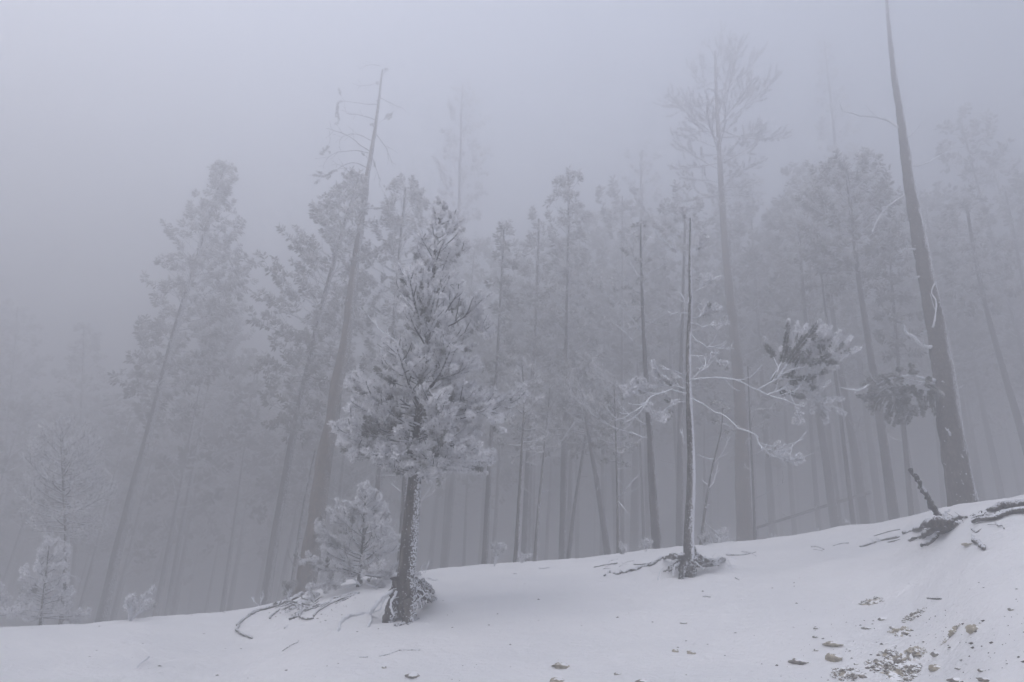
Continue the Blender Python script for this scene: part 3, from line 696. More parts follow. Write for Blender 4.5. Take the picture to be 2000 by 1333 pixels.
for k_, a_ in enumerate(([(590, 1162, 'g'), (560, 1176, 'g'), (530, 1186, 'g'), (498, 1197, 'g'), (480, 1208, 'g'), (462, 1226, 'g'), (470, 1240, 'g'), (492, 1250, 'g')],
                         [(585, 1166, 'g'), (555, 1180, 'g'), (500, 1195, 'g')], [(600, 1164, 'g'), (595, 1180, 'g'), (585, 1195, 'g'), (580, 1206, 'g'), (566, 1212, 'g')],
                         [(545, 1192, 'g'), (532, 1203, 'g'), (527, 1210, 'g')])):
    root_path(T5['q0'], a_, [.030, .022, .02, .012][k_], .012, parent=T5['root'], lift=.012, k=7)

# ---- mid-distance trunks whose bark can be read
T6 = make_tree('straight tan pine trunk behind the long frosted branch, right of the slender rimed pine',
    [(1455, 1061), (1450, 950), (1446, 830), (1436, 680), (1420, 540), (1408, 400), (1402, 300), (1396, 190), (1394, 110)], 19.5, 37, 1, bm=bark_tan, top=.25, nubs=250, flare=.35,
    crown=[(105, 40, 40), (170, 100, 110), (250, 120, 140), (330, 120, 120), (400, 70, 50), (440, 20, 20)], nb=44, frost=.3, dens=.9, away=.3)
for pts, r_, fo in (([(1438, 700), (1405, 670), (1370, 640), (1352, 625)], .02, False), ([(1420, 545), (1385, 520), (1350, 505), (1300, 500)], .018, False), ([(1425, 520), (1430, 490), (1436, 460)], .014, False),
                    ([(1410, 440), (1385, 410), (1362, 390)], .016, False), ([(1445, 795), (1420, 790), (1390, 762), (1340, 752)], .016, False), ([(1447, 860), (1420, 830), (1390, 800), (1375, 790)], .018, True),
                    ([(1420, 500), (1450, 508), (1470, 520)], .012, False), ([(1440, 660), (1452, 640), (1462, 625)], .014, False), ([(1410, 400), (1385, 370), (1378, 340)], .014, False),
                    ([(1448, 860), (1480, 850), (1500, 830)], .014, True), ([(1443, 740), (1490, 700), (1530, 690), (1560, 680)], .014, False), ([(1447, 870), (1430, 850), (1405, 845)], .010, True)):
    px_limb(T6, pts, r_ * .8, 1, .4, foliage=fo, twigs=4, side_len=.3)
T7 = make_tree('grey flared pine trunk with frosted bare branches reaching left, left of the slender rimed pine',
    [(1285, 1077), (1277, 980), (1270, 860), (1262, 740), (1256, 600), (1252, 500), (1252, 436)], 13.2, 22, 1, bm=bark_dark, top=.22, nubs=160, flare=.45,
    crown=[(430, 15, 15), (480, 30, 25), (560, 45, 35), (640, 50, 40)], nb=14, frost=.5)
for pts, r_, fo in (([(1264, 660), (1230, 620), (1190, 580), (1165, 555), (1148, 535)], .015, True), ([(1264, 682), (1235, 665), (1212, 640), (1190, 628)], .012, True), ([(1258, 560), (1236, 520), (1225, 480), (1213, 455)], .012, True),
                    ([(1269, 858), (1230, 848), (1190, 830), (1150, 800), (1120, 775), (1098, 752)], .018, True), ([(1269, 830), (1240, 820), (1210, 790), (1175, 750), (1160, 720)], .014, True),
                    ([(1258, 610), (1235, 600), (1215, 590)], .010, True), ([(1256, 540), (1290, 520), (1322, 500)], .010, False), ([(1266, 780), (1235, 770), (1200, 755)], .012, True),
                    ([(1268, 845), (1240, 870), (1215, 880)], .010, True), ([(1262, 640), (1290, 618), (1330, 600)], .010, False), ([(1256, 575), (1225, 555), (1205, 530)], .010, True)):
    px_limb(T7, pts, r_, 1, 1.1, foliage=fo, twigs=9 if fo else 3, side_len=.32, start=.3)
T8 = make_tree('thin pine with frosted left side and forked rimed top, left of middle group',
    [(1007, 1105), (1013, 1000), (1020, 880), (1024, 790), (1020, 700)], 12.6, 12, 1, bm=bark_grey, top=.3, nubs=150,
    crown=[(698, 25, 35), (740, 35, 40), (800, 50, 50), (860, 60, 50), (900, 30, 30)], nb=26, frost=1.0)

far_specs = [
 # label, path, Y, w, lod, crown, nb, frost, extras
 ('dark pine trunk just right of the thin frosted forked pine', [(1023, 1103), (1033, 870), (1042, 700), (1050, 560), (1052, 430)], 15.5, 18, 2, [(430, 35, 35), (500, 55, 60), (600, 55, 80), (700, 60, 90), (800, 60, 60), (880, 30, 30)], 60, .3),
 ('thin crooked pine with tan bark and low bushy crown in middle group', [(1044, 1099), (1052, 1000), (1064, 870), (1074, 760)], 13.5, 11, 1, [(740, 25, 30), (790, 40, 40), (840, 45, 45), (880, 30, 30)], 18, .35),
 ('sturdy pine with short flared trunk, left leg of a V-shaped pair', [(1098, 1096), (1100, 980), (1102, 880), (1108, 600), (1112, 345)], 15.0, 18, 2, [(345, 25, 25), (400, 45, 45), (500, 50, 50), (650, 60, 60), (760, 85, 85), (830, 80, 75), (880, 50, 40)], 85, .42),
 ('slim leaning pine forming the right leg of a V-shaped pair', [(1107, 1094), (1122, 990), (1138, 890), (1160, 740)], 14.8, 12, 2, [(740, 30, 40), (800, 60, 50), (850, 50, 50), (890, 30, 30)], 30, .5),
 ('left-leaning pale pine trunk between the V-shaped pair and thin straight pine', [(1191, 1086), (1172, 980), (1152, 860), (1128, 720)], 14.5, 17, 2, [(700, 30, 30), (760, 60, 50), (830, 60, 60), (870, 40, 30)], 30, .45),
 ('very thin straight pine with low drooping dark tufts, middle group', [(1208, 1083), (1206, 980), (1203, 850), (1200, 760)], 12.6, 9, 1, [(770, 20, 20), (820, 40, 35), (870, 45, 35), (910, 30, 30)], 20, .22),
 ('broad faint trunk behind the very thin straight pine', [(1236, 1082), (1242, 900), (1250, 600), (1252, 300)], 21, 22, 2, [(300, 30, 30), (400, 60, 50), (560, 60, 60), (650, 30, 30)], 45, .2),
 ('thin faint trunk behind the grey flared pine', [(1260, 1080), (1252, 900), (1246, 700)], 17, 9, 2, [(700, 30, 30), (800, 40, 30), (860, 20, 20)], 16, .2),
 ('straight dark trunk half hidden behind the slender rimed pine', [(1326, 1070), (1327, 880), (1330, 650), (1335, 430)], 15.5, 19, 2, [(400, 50, 40), (470, 60, 50), (520, 30, 30)], 24, .15),
 ('thin crooked sapling trunk leaning right behind slender rimed pine', [(1367, 1068), (1378, 990), (1392, 910), (1408, 845), (1412, 800)], 12.6, 9, 1, [(790, 20, 20), (830, 25, 25)], 5, .3),
 ('thin dark pole of a pine right behind the straight tan trunk', [(1474, 1053), (1470, 960), (1464, 860), (1456, 720)], 14.0, 8, 2, None, 0, .2),
 ('dark leaning trunk below the frosted branch tip, first of right group', [(1633, 1036), (1614, 900), (1592, 760), (1572, 600), (1560, 430)], 16, 22, 2, [(400, 40, 40), (460, 60, 50), (540, 50, 50), (620, 40, 40)], 40, .2),
 ('slim leaning trunk, second of the right group', [(1668, 1031), (1652, 900), (1636, 760), (1612, 600), (1600, 470)], 15, 12, 2, [(450, 30, 30), (520, 40, 40), (600, 30, 30)], 20, .2),
 ('leaning trunk with flared foot, third of the right group', [(1692, 1026), (1672, 900), (1648, 760), (1622, 580), (1600, 380)], 16.5, 22, 2, [(330, 40, 50), (400, 80, 80), (480, 90, 80), (560, 70, 60), (620, 40, 40)], 60, .15),
 ('broadest dark leaning trunk of the right group, dense crown above', [(1748, 1021), (1728, 880), (1708, 740), (1690, 620), (1676, 520), (1655, 330)], 14.2, 25, 2, [(320, 50, 50), (380, 90, 90), (450, 120, 90), (520, 90, 80), (570, 40, 50)], 80, .12),
 ('slim pine trunk with small side tufts between broad trunk and thick leaning trunk', [(1779, 1018), (1768, 880), (1754, 720), (1740, 560), (1734, 450)], 14.5, 14, 2, [(430, 40, 40), (500, 50, 50), (580, 45, 45), (650, 35, 35), (700, 25, 25)], 34, .2),
 ('tall ghostly pine with narrow pointed crown reaching the top right', [(1720, 1020), (1668, 600), (1612, 78)], 21, 18, 2, [(80, 8, 8), (150, 28, 30), (250, 36, 42), (340, 45, 50), (430, 55, 55)], 60, .25),
 ('faint straight trunk fading behind the thick leaning trunk', [(1908, 984), (1885, 800), (1862, 620), (1850, 450)], 21, 20, 2, None, 0, .1),
 ('leaning pine with fan-shaped crown at the far right edge', [(2030, 960), (1998, 850), (1960, 720), (1925, 590), (1905, 490), (1890, 400)], 15.5, 21, 2, [(390, 30, 30), (440, 55, 50), (500, 60, 70), (560, 55, 70), (610, 30, 30)], 46, .2),
 ('thin ghostly trunk cut by the right edge of the view', [(2080, 950), (2020, 650), (1985, 460), (1968, 370)], 18, 14, 2, [(360, 15, 15), (500, 30, 30)], 12, .1),
 ('dark thin trunk right of the frosted pine, low on the crest', [(946, 1110), (952, 1000), (958, 880), (972, 700), (985, 450)], 14.2, 16, 2, [(430, 10, 15), (560, 25, 25), (700, 30, 40), (780, 30, 30)], 30, .25),
 ('tall ghostly pine with rounded crown above the frosted pine', [(868, 1112), (885, 800), (905, 185)], 21, 20, 2, [(185, 20, 20), (260, 50, 52), (350, 62, 62), (460, 55, 60), (600, 60, 60), (700, 40, 40)], 75, .3),
 ('broad pine with rounded crown just right of the tall thick leaning trunk', [(722, 1130), (752, 820), (775, 560), (792, 365)], 15.2, 20, 2, [(360, 25, 25), (400, 55, 50), (480, 75, 65), (580, 80, 65), (680, 70, 60), (760, 40, 40)], 95, .38),
 ('brown trunk seen behind the rimed sapling beside the frosted pine', [(782, 1118), (788, 1000), (792, 850), (800, 700)], 12.8, 18, 2, None, 0, .1),
 ('wide bushy pine filling the space left of the tall thick leaning trunk', [(520, 1165), (548, 980), (583, 800), (628, 600), (668, 450), (700, 350)], 14.6, 24, 2, [(345, 22, 12), (400, 60, 40), (470, 90, 60), (550, 115, 70), (640, 115, 80), (720, 100, 80), (800, 60, 60), (860, 30, 30)], 130, .35),
 ('tall narrow-topped pine standing apart, left of the wide bushy pine', [(198, 1214), (240, 1020), (288, 830), (335, 640), (385, 470), (432, 308)], 15.4, 26, 2, [(308, 10, 12), (345, 30, 34), (395, 42, 42), (435, 80, 70), (475, 62, 112), (530, 60, 120), (610, 65, 125), (680, 70, 110), (740, 75, 90), (800, 40, 60)], 120, .25),
 ('slim faint pine between the narrow-topped pine and wide bushy pine', [(330, 1205), (352, 1050), (380, 900), (410, 740), (440, 600)], 19, 15, 2, [(600, 40, 50), (680, 60, 70), (760, 60, 70), (840, 40, 50)], 60, .35),
 ('slim dark trunk in front of the wide bushy pine, low left', [(568, 1165), (590, 1000), (615, 880)], 14.5, 10, 2, None, 0, .2),
 ('faint blunt-topped pine near the left edge, behind the round frosted pine', [(148, 1228), (156, 1000), (164, 800), (170, 642)], 20, 18, 2, [(640, 18, 18), (680, 40, 35), (750, 62, 50), (830, 80, 60), (900, 60, 55)], 60, .3),
 ('round frosted pine at lower left with dense ball-shaped crown', [(128, 1228), (132, 1080), (128, 950), (122, 830)], 12.7, 17, 1, [(825, 25, 25), (860, 60, 60), (910, 90, 85), (970, 100, 90), (1020, 80, 80), (1050, 40, 50)], 80, 1.1),
 ('dim leaning pine at the extreme left edge of the forest', [(-40, 1235), (0, 1000), (20, 800), (35, 600)], 21, 18, 2, [(600, 25, 25), (680, 60, 60), (780, 80, 80), (880, 70, 80)], 60, .3),
]
for lab, path, Y, wpx, lod, crown_, nb, fr in far_specs:
    Y = 12 + (Y - 12) * 2.2
    if lod == 2 and fr < .4: fr *= .5
    elif lod == 1: fr *= 1.5
    make_tree(lab, path, Y, wpx, lod, bm=bark_dark if lod == 2 else bark_grey, crown=crown_, nb=nb, frost=fr, top=.35 if lod == 2 else .3,
              dens=1.1 if lod == 2 else 1.0, flare=.3, stubs=4 if lod == 2 else 5, dead=5 if not crown_ else 2)
T9 = make_tree('small white rimed pine at the lower left corner, in front of round frosted pine',
    [(82, 1226), (86, 1150), (94, 1066)], 10.4, 9, 0, bm=bark_grey, crown=[(1060, 10, 14), (1090, 25, 30), (1130, 40, 40), (1165, 50, 45), (1195, 55, 60), (1215, 50, 60)], nb=46, frost=1.25, name='pine_sapling', cat='sapling', flare=.2)
T10 = make_tree('white rimed sapling cut by the left edge of the view',
    [(-14, 1236), (-10, 1190), (-8, 1150)], 9.4, 8, 0, bm=bark_grey, crown=[(1150, 15, 18), (1180, 30, 30), (1215, 45, 40)], nb=16, frost=.95, name='pine_sapling', cat='sapling', flare=.2)

# ---- ghost trunks far back in the fog
def filler(i, X, Y, Hh, r_, group):
    q0 = np.array([X, Y, float(G(X, Y))]); lean = RNG.normal(size=2) * .025
    P = np.array([[X + lean[0] * z, Y + lean[1] * z, q0[2] + z] for z in np.linspace(-.1, Hh, 6)])
    root = empty('pine_tree', q0, 'dim pine dissolving in the fog far behind the nearer trunks', 'pine tree', group)
    trunk_mesh(q0, P, r_ * np.linspace(1, .25, 6), 3, bark_dark, root, .2)
    W, T = MB(), []
    cb = Hh * (.25 + .25 * RNG.random())
    nb = int((Hh - cb) * 4.6)
    for k in range(nb):
        z = cb + (Hh - cb) * (k + RNG.random()) / nb; rel = (z - cb) / (Hh - cb)
        Lh = (3.0 * (1 - rel) ** .6 + .5) * (.6 + .6 * RNG.random()) * min(1, .5 + rel * 4)
        th = k * 2.39996 + RNG.normal() * .4
        a = np.array([X + lean[0] * z, Y + lean[1] * z, q0[2] + z])
        limb = grow(a, [math.cos(th), math.sin(th), .1 + .4 * rel], Lh, .3, .1, 3)
        foliate(W, T, limb, .03, 3, .08 + .35 * rel, dens=1.0)  # frost rises up the crown, painting its top toward fog brightness
    add_needles(W, T, 3, 1)
    W.build('crown', [limb_plain, needles], root, smooth=False, kind='stuff', origin=q0)
k = 0
for i in range(150):
    Y = 26.0 + 36 * (i / 150) ** 1.1; t = -.95 + 2.05 * ((i * .61803) % 1.0) + RNG.normal() * .02
    X = t * Y
    Hh = 1.3 * (7.6 + 4.6 * np.clip((t + .5) / .7, 0, 1)) * (.85 + .35 * RNG.random()) * (.75 + .009 * Y)
    filler(i, X, Y, Hh, .09 + .09 * RNG.random(), 'pines dissolving in the fog far behind')

# ================================================================== things on the snow
def ground_wood(name, label, cat, pts, r0, r1=None, lift=0.0, k=7, m_=None, extra=(), fine=0, group=None, rough=.14, nubs=0):
    P = [hit(p[0], p[1]) if len(p) < 3 else PV(p[0], p[1], p[2]) for p in pts]
    if all(len(p) < 3 for p in pts):
        for p in P: p[2] += lift
    q0 = P[0].copy(); P = smooth_path(P, 5); W = MB()
    W.tube(P, np.linspace(r0, r1 or r0 * .45, len(P)), k, 0, rough=rough)
    for e in extra:
        E = [hit(p[0], p[1]) + np.array([0, 0, lift]) if len(p) < 3 else PV(p[0], p[1], p[2]) for p in e]
        W.tube(smooth_path(E, 4), np.linspace(r0 * .55, r0 * .3, (len(E) - 1) * 4 + 1), max(5, k - 1), 0, rough=rough)
    o = W.build(name, m_ or root_wood, None, origin=q0); tag(o, label, cat, group)
    if fine: fine_roots(o, q0, P[len(P) // 2], (.08, .05, .02), fine, .07, r=.003)
    return o
# uprooted stump
qs = hit(1846, 1046); Ys = qs[1]
st = empty('uprooted_stump', qs, 'grey uprooted stump with radiating roots and one upright stick, by right mound', 'stump')
def sroot(pts, a, c_, k=8, wm=None, nubs=0, name='root'):
    return root_path(qs, pts, a, c_, parent=st, k=k, wm=wm, lift=.02, nubs=nubs, name=name, rough=.2)
clump('stump_core', PV(1852, 1026, Ys), .10, .10, .075, root_wood, st, qs, 4, amp=.45)
sroot([(1838, 1014, Ys), (1826, 995, Ys + .02), (1806, 962, Ys + .05), (1793, 940, Ys + .05), (1778, 917, Ys + .05)], .034, .020, wm=bark_dark, nubs=160, name='upright_stick')
sroot([(1808, 960, Ys), (1803, 952, Ys - .08)], .012, .009, wm=limb_frosted, name='twig')
sroot([(1850, 1020, Ys), (1820, 1020, Ys - .05), (1795, 1038, 'g'), (1765, 1044, 'g')], .055, .020, wm=root_wood)
sroot([(1850, 1028, Ys), (1825, 1034, Ys - .05), (1802, 1052, 'g'), (1775, 1059, 'g')], .040, .012)
sroot([(1852, 1036, Ys), (1836, 1046, 'g'), (1822, 1060, 'g'), (1800, 1071, 'g')], .024, .016)
sroot([(1856, 1020, Ys - .05), (1878, 1030, Ys - .12), (1890, 1042, Ys - .2), (1905, 1060, 'g'), (1922, 1077, 'g')], .024, .016, nubs=60)
sroot([(1855, 1018, Ys), (1870, 1012, Ys - .03), (1888, 1010, Ys - .03)], .030, .014, nubs=20)
sroot([(1855, 1026, Ys), (1880, 1022, Ys - .05), (1893, 1025, Ys - .03)], .020, .010, wm=limb_frosted)
sroot([(1858, 1035, Ys), (1880, 1040, Ys), (1896, 1032, Ys)], .030, .014)
sroot([(1845, 1014, Ys), (1848, 1002, Ys), (1856, 996, Ys)], .014, .007, wm=limb_frosted)
sroot([(1846, 1014, Ys), (1843, 1003, Ys)], .012, .007, wm=limb_frosted)
fine_roots(st, qs, PV(1868, 1030, Ys), (.12, .08, .05), 45, .10, r=.004, m_=root_wood)
ground_wood('half_buried_branch', 'long grey branch sunk in snow left of the uprooted stump', 'fallen branch', [(1680, 1069), (1705, 1062), (1730, 1055), (1756, 1050)], .018, .028, lift=.0, extra=([(1735, 1060), (1758, 1054)],), fine=25)
ground_wood('fallen_stick', 'thin straight stick on snow above the long sunken grey branch', 'stick', [(1707, 1048), (1735, 1040), (1758, 1035)], .007, .007, lift=.006, k=5)
ground_wood('half_buried_branch', 'short dark splinter of wood left of the long sunken branch', 'fallen branch', [(1627, 1067), (1642, 1063), (1657, 1061)], .006, .014, lift=.002, k=5)
o = ground_wood('driftwood_log', 'twisted weathered log half buried at the right edge of the mound', 'log', [(2030, 992), (1995, 992), (1962, 993), (1945, 1000), (1932, 1002)], .055, .022, lift=.03, k=10,
    extra=([(2030, 1003), (1990, 1004), (1965, 1009), (1945, 1018), (1915, 1021), (1900, 1027)],), nubs=0, rough=.25)
fine_roots(o, o.location, hit(1925, 1015) + np.array([0, 0, .02]), (.10, .05, .02), 30, .09, r=.006, m_=root_wood)
ground_wood('fallen_twig', 'small crooked black twig below the weathered log', 'twig', [(1945, 1024), (1950, 1031), (1958, 1030), (1962, 1037)], .007, .005, lift=.015, k=5, extra=([(1930, 1028), (1950, 1029)],))
ground_wood('fallen_twig', 'tiny dark twig in snow right of the stump roots', 'twig', [(1898, 1034), (1908, 1041), (1916, 1034)], .010, .006, lift=.004, k=5)
ground_wood('fallen_twig', 'flat dark wood scraps on snow left of the right trunk group', 'twig', [(1585, 1069), (1597, 1069), (1609, 1074)], .018, .012, lift=.0, k=5, extra=([(1590, 1074), (1608, 1077)],))
ground_wood('half_buried_branch', 'flat dark forked branch in snow right of slender pine roots', 'fallen branch', [(1418, 1085), (1445, 1085), (1470, 1081), (1476, 1079)], .02, .012, lift=-.002, k=6, extra=([(1450, 1077), (1468, 1082), (1486, 1091)], [(1448, 1078), (1474, 1080)]))
ground_wood('fallen_twig', 'thin frosted stick poking up left of the slender pine roots', 'twig', [(1285, 1133, Y3 - .25), (1288, 1120, Y3 - .25), (1294, 1110, Y3 - .25)], .009, .007, k=5, m_=limb_frosted)
ground_wood('fallen_branch', 'tangled thin branch on snow left of the slender pine long root', 'fallen branch', [(1160, 1109), (1180, 1105), (1200, 1102), (1206, 1101)], .006, .014, lift=.006, k=5, extra=([(1178, 1113), (1190, 1105), (1205, 1103)], [(1210, 1108), (1222, 1100), (1238, 1096)], [(1180, 1112), (1192, 1112)]), fine=10)
ground_wood('half_buried_branch', 'short wood splinter above the tangled thin branch', 'fallen branch', [(1194, 1096), (1206, 1093)], .010, .010, lift=0, k=5)
ground_wood('fallen_twig', 'small three-pronged twig in snow below the V-shaped pair', 'twig', [(1052, 1111), (1062, 1112), (1072, 1110)], .006, .006, lift=.008, k=5, m_=limb_frosted, extra=([(1058, 1110), (1061, 1119)],))
ground_wood('fallen_twig', 'tiny brown chip in snow left of the three-pronged twig', 'twig', [(1003, 1121), (1009, 1122)], .008, .006, k=5)
ground_wood('fallen_twig', 'small dark twig on open snow right of slender pine feet', 'twig', [(1436, 1130), (1444, 1134)], .010, .006, lift=.002, k=5)
ground_wood('broken_branch', 'short thick broken wood piece right under the frosted pine feet', 'fallen branch', [(772, 1224), (784, 1221), (794, 1217)], .022, .020, lift=0, k=7)
ground_wood('broken_branch', 'slim splinter beside the thick broken wood under the frosted pine', 'fallen branch', [(796, 1221), (806, 1215), (818, 1208)], .010, .010, lift=0, k=6)
ground_wood('half_buried_branch', 'short wood sliver on snow left below the sapling roots', 'fallen branch', [(556, 1228), (563, 1222)], .012, .008, k=5)
ground_wood('fallen_stick', 'thin drifted-over stick low on snow left of centre', 'stick', [(552, 1272), (568, 1262), (583, 1255)], .008, .010, lift=-.002, k=5)
ground_wood('fallen_stick', 'long wavy sunken stick on snow below the frosted pine', 'stick', [(740, 1283), (760, 1278), (780, 1272), (800, 1271), (820, 1271)], .007, .009, lift=-.002, k=5)
ground_wood('fallen_stick', 'short sunken stick left of the long wavy one', 'stick', [(702, 1285), (719, 1284)], .010, .006, lift=-.001, k=5)
ground_wood('fallen_stick', 'bent stick standing in snow at lower left corner', 'stick', [(266, 1312), (274, 1303), (284, 1296), (288, 1292)], .006, .014, lift=.03, k=5, m_=limb_frosted)
ground_wood('fallen_twig', 'pale split twig on snow right of the thick stick, far right', 'twig', [(1812, 1170), (1823, 1171), (1840, 1171)], .010, .005, lift=.001, k=5)
ground_wood('fallen_twig', 'dark twig lying alone on snow in lower middle right', 'twig', [(1374, 1167), (1381, 1166), (1387, 1168)], .012, .008, lift=.003, k=5)
# root hump left of the sapling
hump, c_, _, _ = mound('root_hump', 598, 1176, 44, 22, root_wood, h=.10, seed=3)
tag(hump, 'dark hump of exposed roots and earth under the sapling at left', 'root hump')
fine_roots(hump, c_, hit(592, 1186) + np.array([0, 0, .03]), (.16, .12, .03), 40, .16, r=.008, m_=root_wood)
for lab, pts in (('wiggly exposed root running down-left from the sapling', [(690, 1160), (665, 1172), (640, 1184), (620, 1196), (612, 1206)]),
                 ('hooked exposed root below the dark root hump', [(600, 1188), (588, 1198), (586, 1208), (602, 1212), (612, 1210)]),
                 ('low root curling under the dark root hump', [(566, 1212), (576, 1206), (590, 1210), (600, 1212)])):
    ground_wood('exposed_root', lab, 'root', pts, .016, .010, lift=.012, m_=root_wood)
# fallen log leaning in the mist behind the tan trunk
lg = empty('fallen_log', PV(1480, 1030, 20.6), 'long fallen log slanting in the mist between tan trunk and right group', 'log')
W = MB(); P_ = smooth_path([PV(1478, 1031, 20.6), PV(1560, 1005, 20.8), PV(1640, 980, 21.2), PV(1700, 962, 21.6)], 6); W.tube(P_, np.linspace(.035, .055, len(P_)), 8, rough=.1); W.build('log_stem', bark_dark, lg, origin=lg.location)
for a_ in ((1500, 1022), (1540, 1012), (1590, 996)):
    W = MB(); p0 = PV(*a_, 20.9); W.tube(grow(p0, [RNG.normal(), -.2, .9], .35, 0, .2, 4), np.linspace(.014, .006, 5), 5); W.build('branch_stub', limb_plain, lg, origin=lg.location)
dead = empty('dead_bush', PV(1410, 1050, 13), 'dark dead brush heap between slender pine and straight tan trunk', 'brush heap')
W = MB()
for k in range(46):
    p0 = PV(1400 + RNG.normal() * 14, 1050, 13 + RNG.normal() * .15); p0[2] = float(G(p0[0], p0[1])) 
    W.tube(grow(p0, [RNG.normal() * .9, RNG.normal() * .6, .5 + .5 * RNG.random()], .15 + .22 * RNG.random(), .1, .3, 4), np.linspace(.012, .004, 5), 4, cap=False)
W.build('twigs', limb_plain, dead, origin=dead.location, kind='stuff')
W = MB()
W.tube(smooth_path([PV(1410, 1050, 13.1), PV(1392, 1035, 13.1), PV(1378, 1022, 13.1)], 5), np.linspace(.02, .008, 11), 5); W.build('branch', limb_plain, dead, origin=dead.location)

# frosted shrubs and seedlings along the crest
def shrub(label, px, py, wpx, hpx, Y, n_, frost, lod=0, foliage=True, name='pine_seedling', cat='seedling', droop=0.0, group=None):
    q0 = PV(px, py, Y); q0[2] = float(G(q0[0], q0[1])) - .01; k_ = mpp(q0)
    rt = empty(name, q0, label, cat, group)
    for i in range(n_):
        th = i * 2.4 + RNG.random(); hh = hpx * k_ * (.6 + .5 * RNG.random()); ww = wpx * .5 * k_ * (.4 + .7 * RNG.random())
        d = np.array([math.cos(th) * ww, math.sin(th) * ww * .7, hh * .8])
        path = grow(q0, d, np.linalg.norm(d), .25 - droop, .12, 5)
        limb_object(rt, q0, path, .006, lod, frost, name='stem', foliage=foliage, start=.25, side_len=.4, twigs=max(2, int(wpx / 16)))
    return rt
shrub('low white rimed pine shrub on the snow crest at left', 252, 1222, 76, 60, 9.6, 7, 1.0, name='pine_shrub', cat='shrub')
shrub('dark round tuft of needles at the foot of the tall thick trunk', 560, 1176, 30, 34, 11, 5, .3, name='pine_shrub', cat='shrub')
shrub('small frosted seedling with hooked top right of frosted pine', 965, 1104, 50, 52, 10.8, 4, .55)
shrub('bare forked frosted twig beside the frosted pine trunk', 829, 1122, 30, 26, 10.3, 2, .8, foliage=False)
shrub('thin bare seedling on the crest left of the tall thick trunk', 505, 1192, 30, 30, 10.8, 3, .5, foliage=False)
shrub('little rimed tuft at the foot of the thin forked pine', 1018, 1102, 18, 22, 11.2, 3, .8)
shrub('little rimed tuft left of the grey flared trunk', 1262, 1080, 20, 26, 11.6, 3, .7)
shrub('little rimed tuft at foot of the very thin straight pine', 1218, 1086, 26, 18, 11.6, 3, .6)
shrub('pale feathery seedling between brush heap and straight tan trunk', 1413, 1060, 30, 32, 12.6, 4, .8)
shrub('low frosted tuft right behind the slender rimed pine', 1376, 1066, 28, 22, 12.4, 4, .6)
shrub('tiny frosted sprig on the crest right of the tan trunk', 1512, 1050, 22, 10, 12.6, 2, .5, foliage=False)
shrub('tiny frosted sprig on the crest before the right group', 1597, 1040, 18, 12, 12.8, 2, .6, foliage=False)
shrub('scrubby sprig of twigs at the first trunk of the right group', 1655, 1034, 18, 14, 12.8, 2, .6)
shrub('rimed tuft spilling over the snow right of the sapling foot', 735, 1160, 34, 18, 9.4, 4, .9)

# stones and bare gravel showing through the snow
stones = [
 ('flat tan stone on snow at bottom centre', 1096, 1303, 30, 16, 1), ('brown stone cut by the bottom edge, below the flat tan stone', 1088, 1331, 26, 16, 1),
 ('rounded tan pebble, right one of a pair on open snow', 1350, 1277, 16, 13, 1), ('smaller tan pebble, left one of a pair on open snow', 1319, 1273, 12, 9, 1),
 ('upright pale tan stone right of the speckled wedge-shaped stone', 1629, 1290, 30, 24, 1), ('long pointed tan stone above the upright pale one', 1627, 1259, 34, 13, 1),
 ('wedge-shaped two-toned stone left of the upright pale stone', 1560, 1295, 30, 14, 0), ('dark stone with snow on its left at bottom', 1206, 1318, 12, 9, 0),
 ('broad grey stone cut by the bottom edge, right of centre', 1257, 1332, 28, 11, 0), ('large brown stone with dark rim at right', 1903, 1231, 27, 24, 1),
 ('dark oval stone above the gravel, left one of two', 1692, 1228, 16, 8, 0), ('dark oval stone above the gravel, right one of two', 1723, 1211, 15, 8, 0),
 ('grey snow-topped stone right of the gravel', 1829, 1280, 19, 12, 0), ('speckled grey stone cut by bottom edge at right', 1868, 1331, 30, 13, 0),
 ('small flat grey stone between the two oval stones and gravel', 1744, 1227, 13, 6, 0), ('tan stone in the snow among the stump roots', 1892, 1065, 24, 8, 1),
 ('bark-dark stone at the bottom left of centre', 806, 1323, 26, 14, 0), ('tiny dark stone left of the bark-dark stone', 750, 1306, 9, 7, 0),
 ('small dark stone at the upper left of the rubble', 1595, 1229, 12, 6, 0), ('small dark stone just below another at rubble edge', 1594, 1245, 14, 6, 0),
 ('thin flat stone on snow in the middle right', 1335, 1218, 14, 5, 0), ('tiny dark stone at bottom left of the gravel', 1672, 1299, 9, 6, 0),
 ('small brown stone touching the right end of the gravel', 1827, 1308, 26, 16, 1), ('thin dark stone low at the right', 1874, 1307, 16, 5, 0),
 ('small dark stone at lower right corner', 1918, 1313, 14, 7, 0), ('rough brown stone cut by the lower right edge', 1925, 1331, 26, 11, 0),
 ('little dark stone at the far right', 1976, 1193, 12, 8, 0), ('small flat stone left of the upright pale stone', 1594, 1272, 9, 6, 0)]
for i, (lab, px, py, w_, h_, tn) in enumerate(stones):
    c_ = hit(px, py); k_ = mpp(c_)
    o = clump('stone', c_ + np.array([0, 0, h_ * k_ * .0]), w_ * k_ * .55, w_ * k_ * .5, h_ * k_ * .42, stone_tan if tn else stone_grey, None, c_, i + 11, amp=.22, nu=14, nv=9)
    tag(o, lab, 'stone')
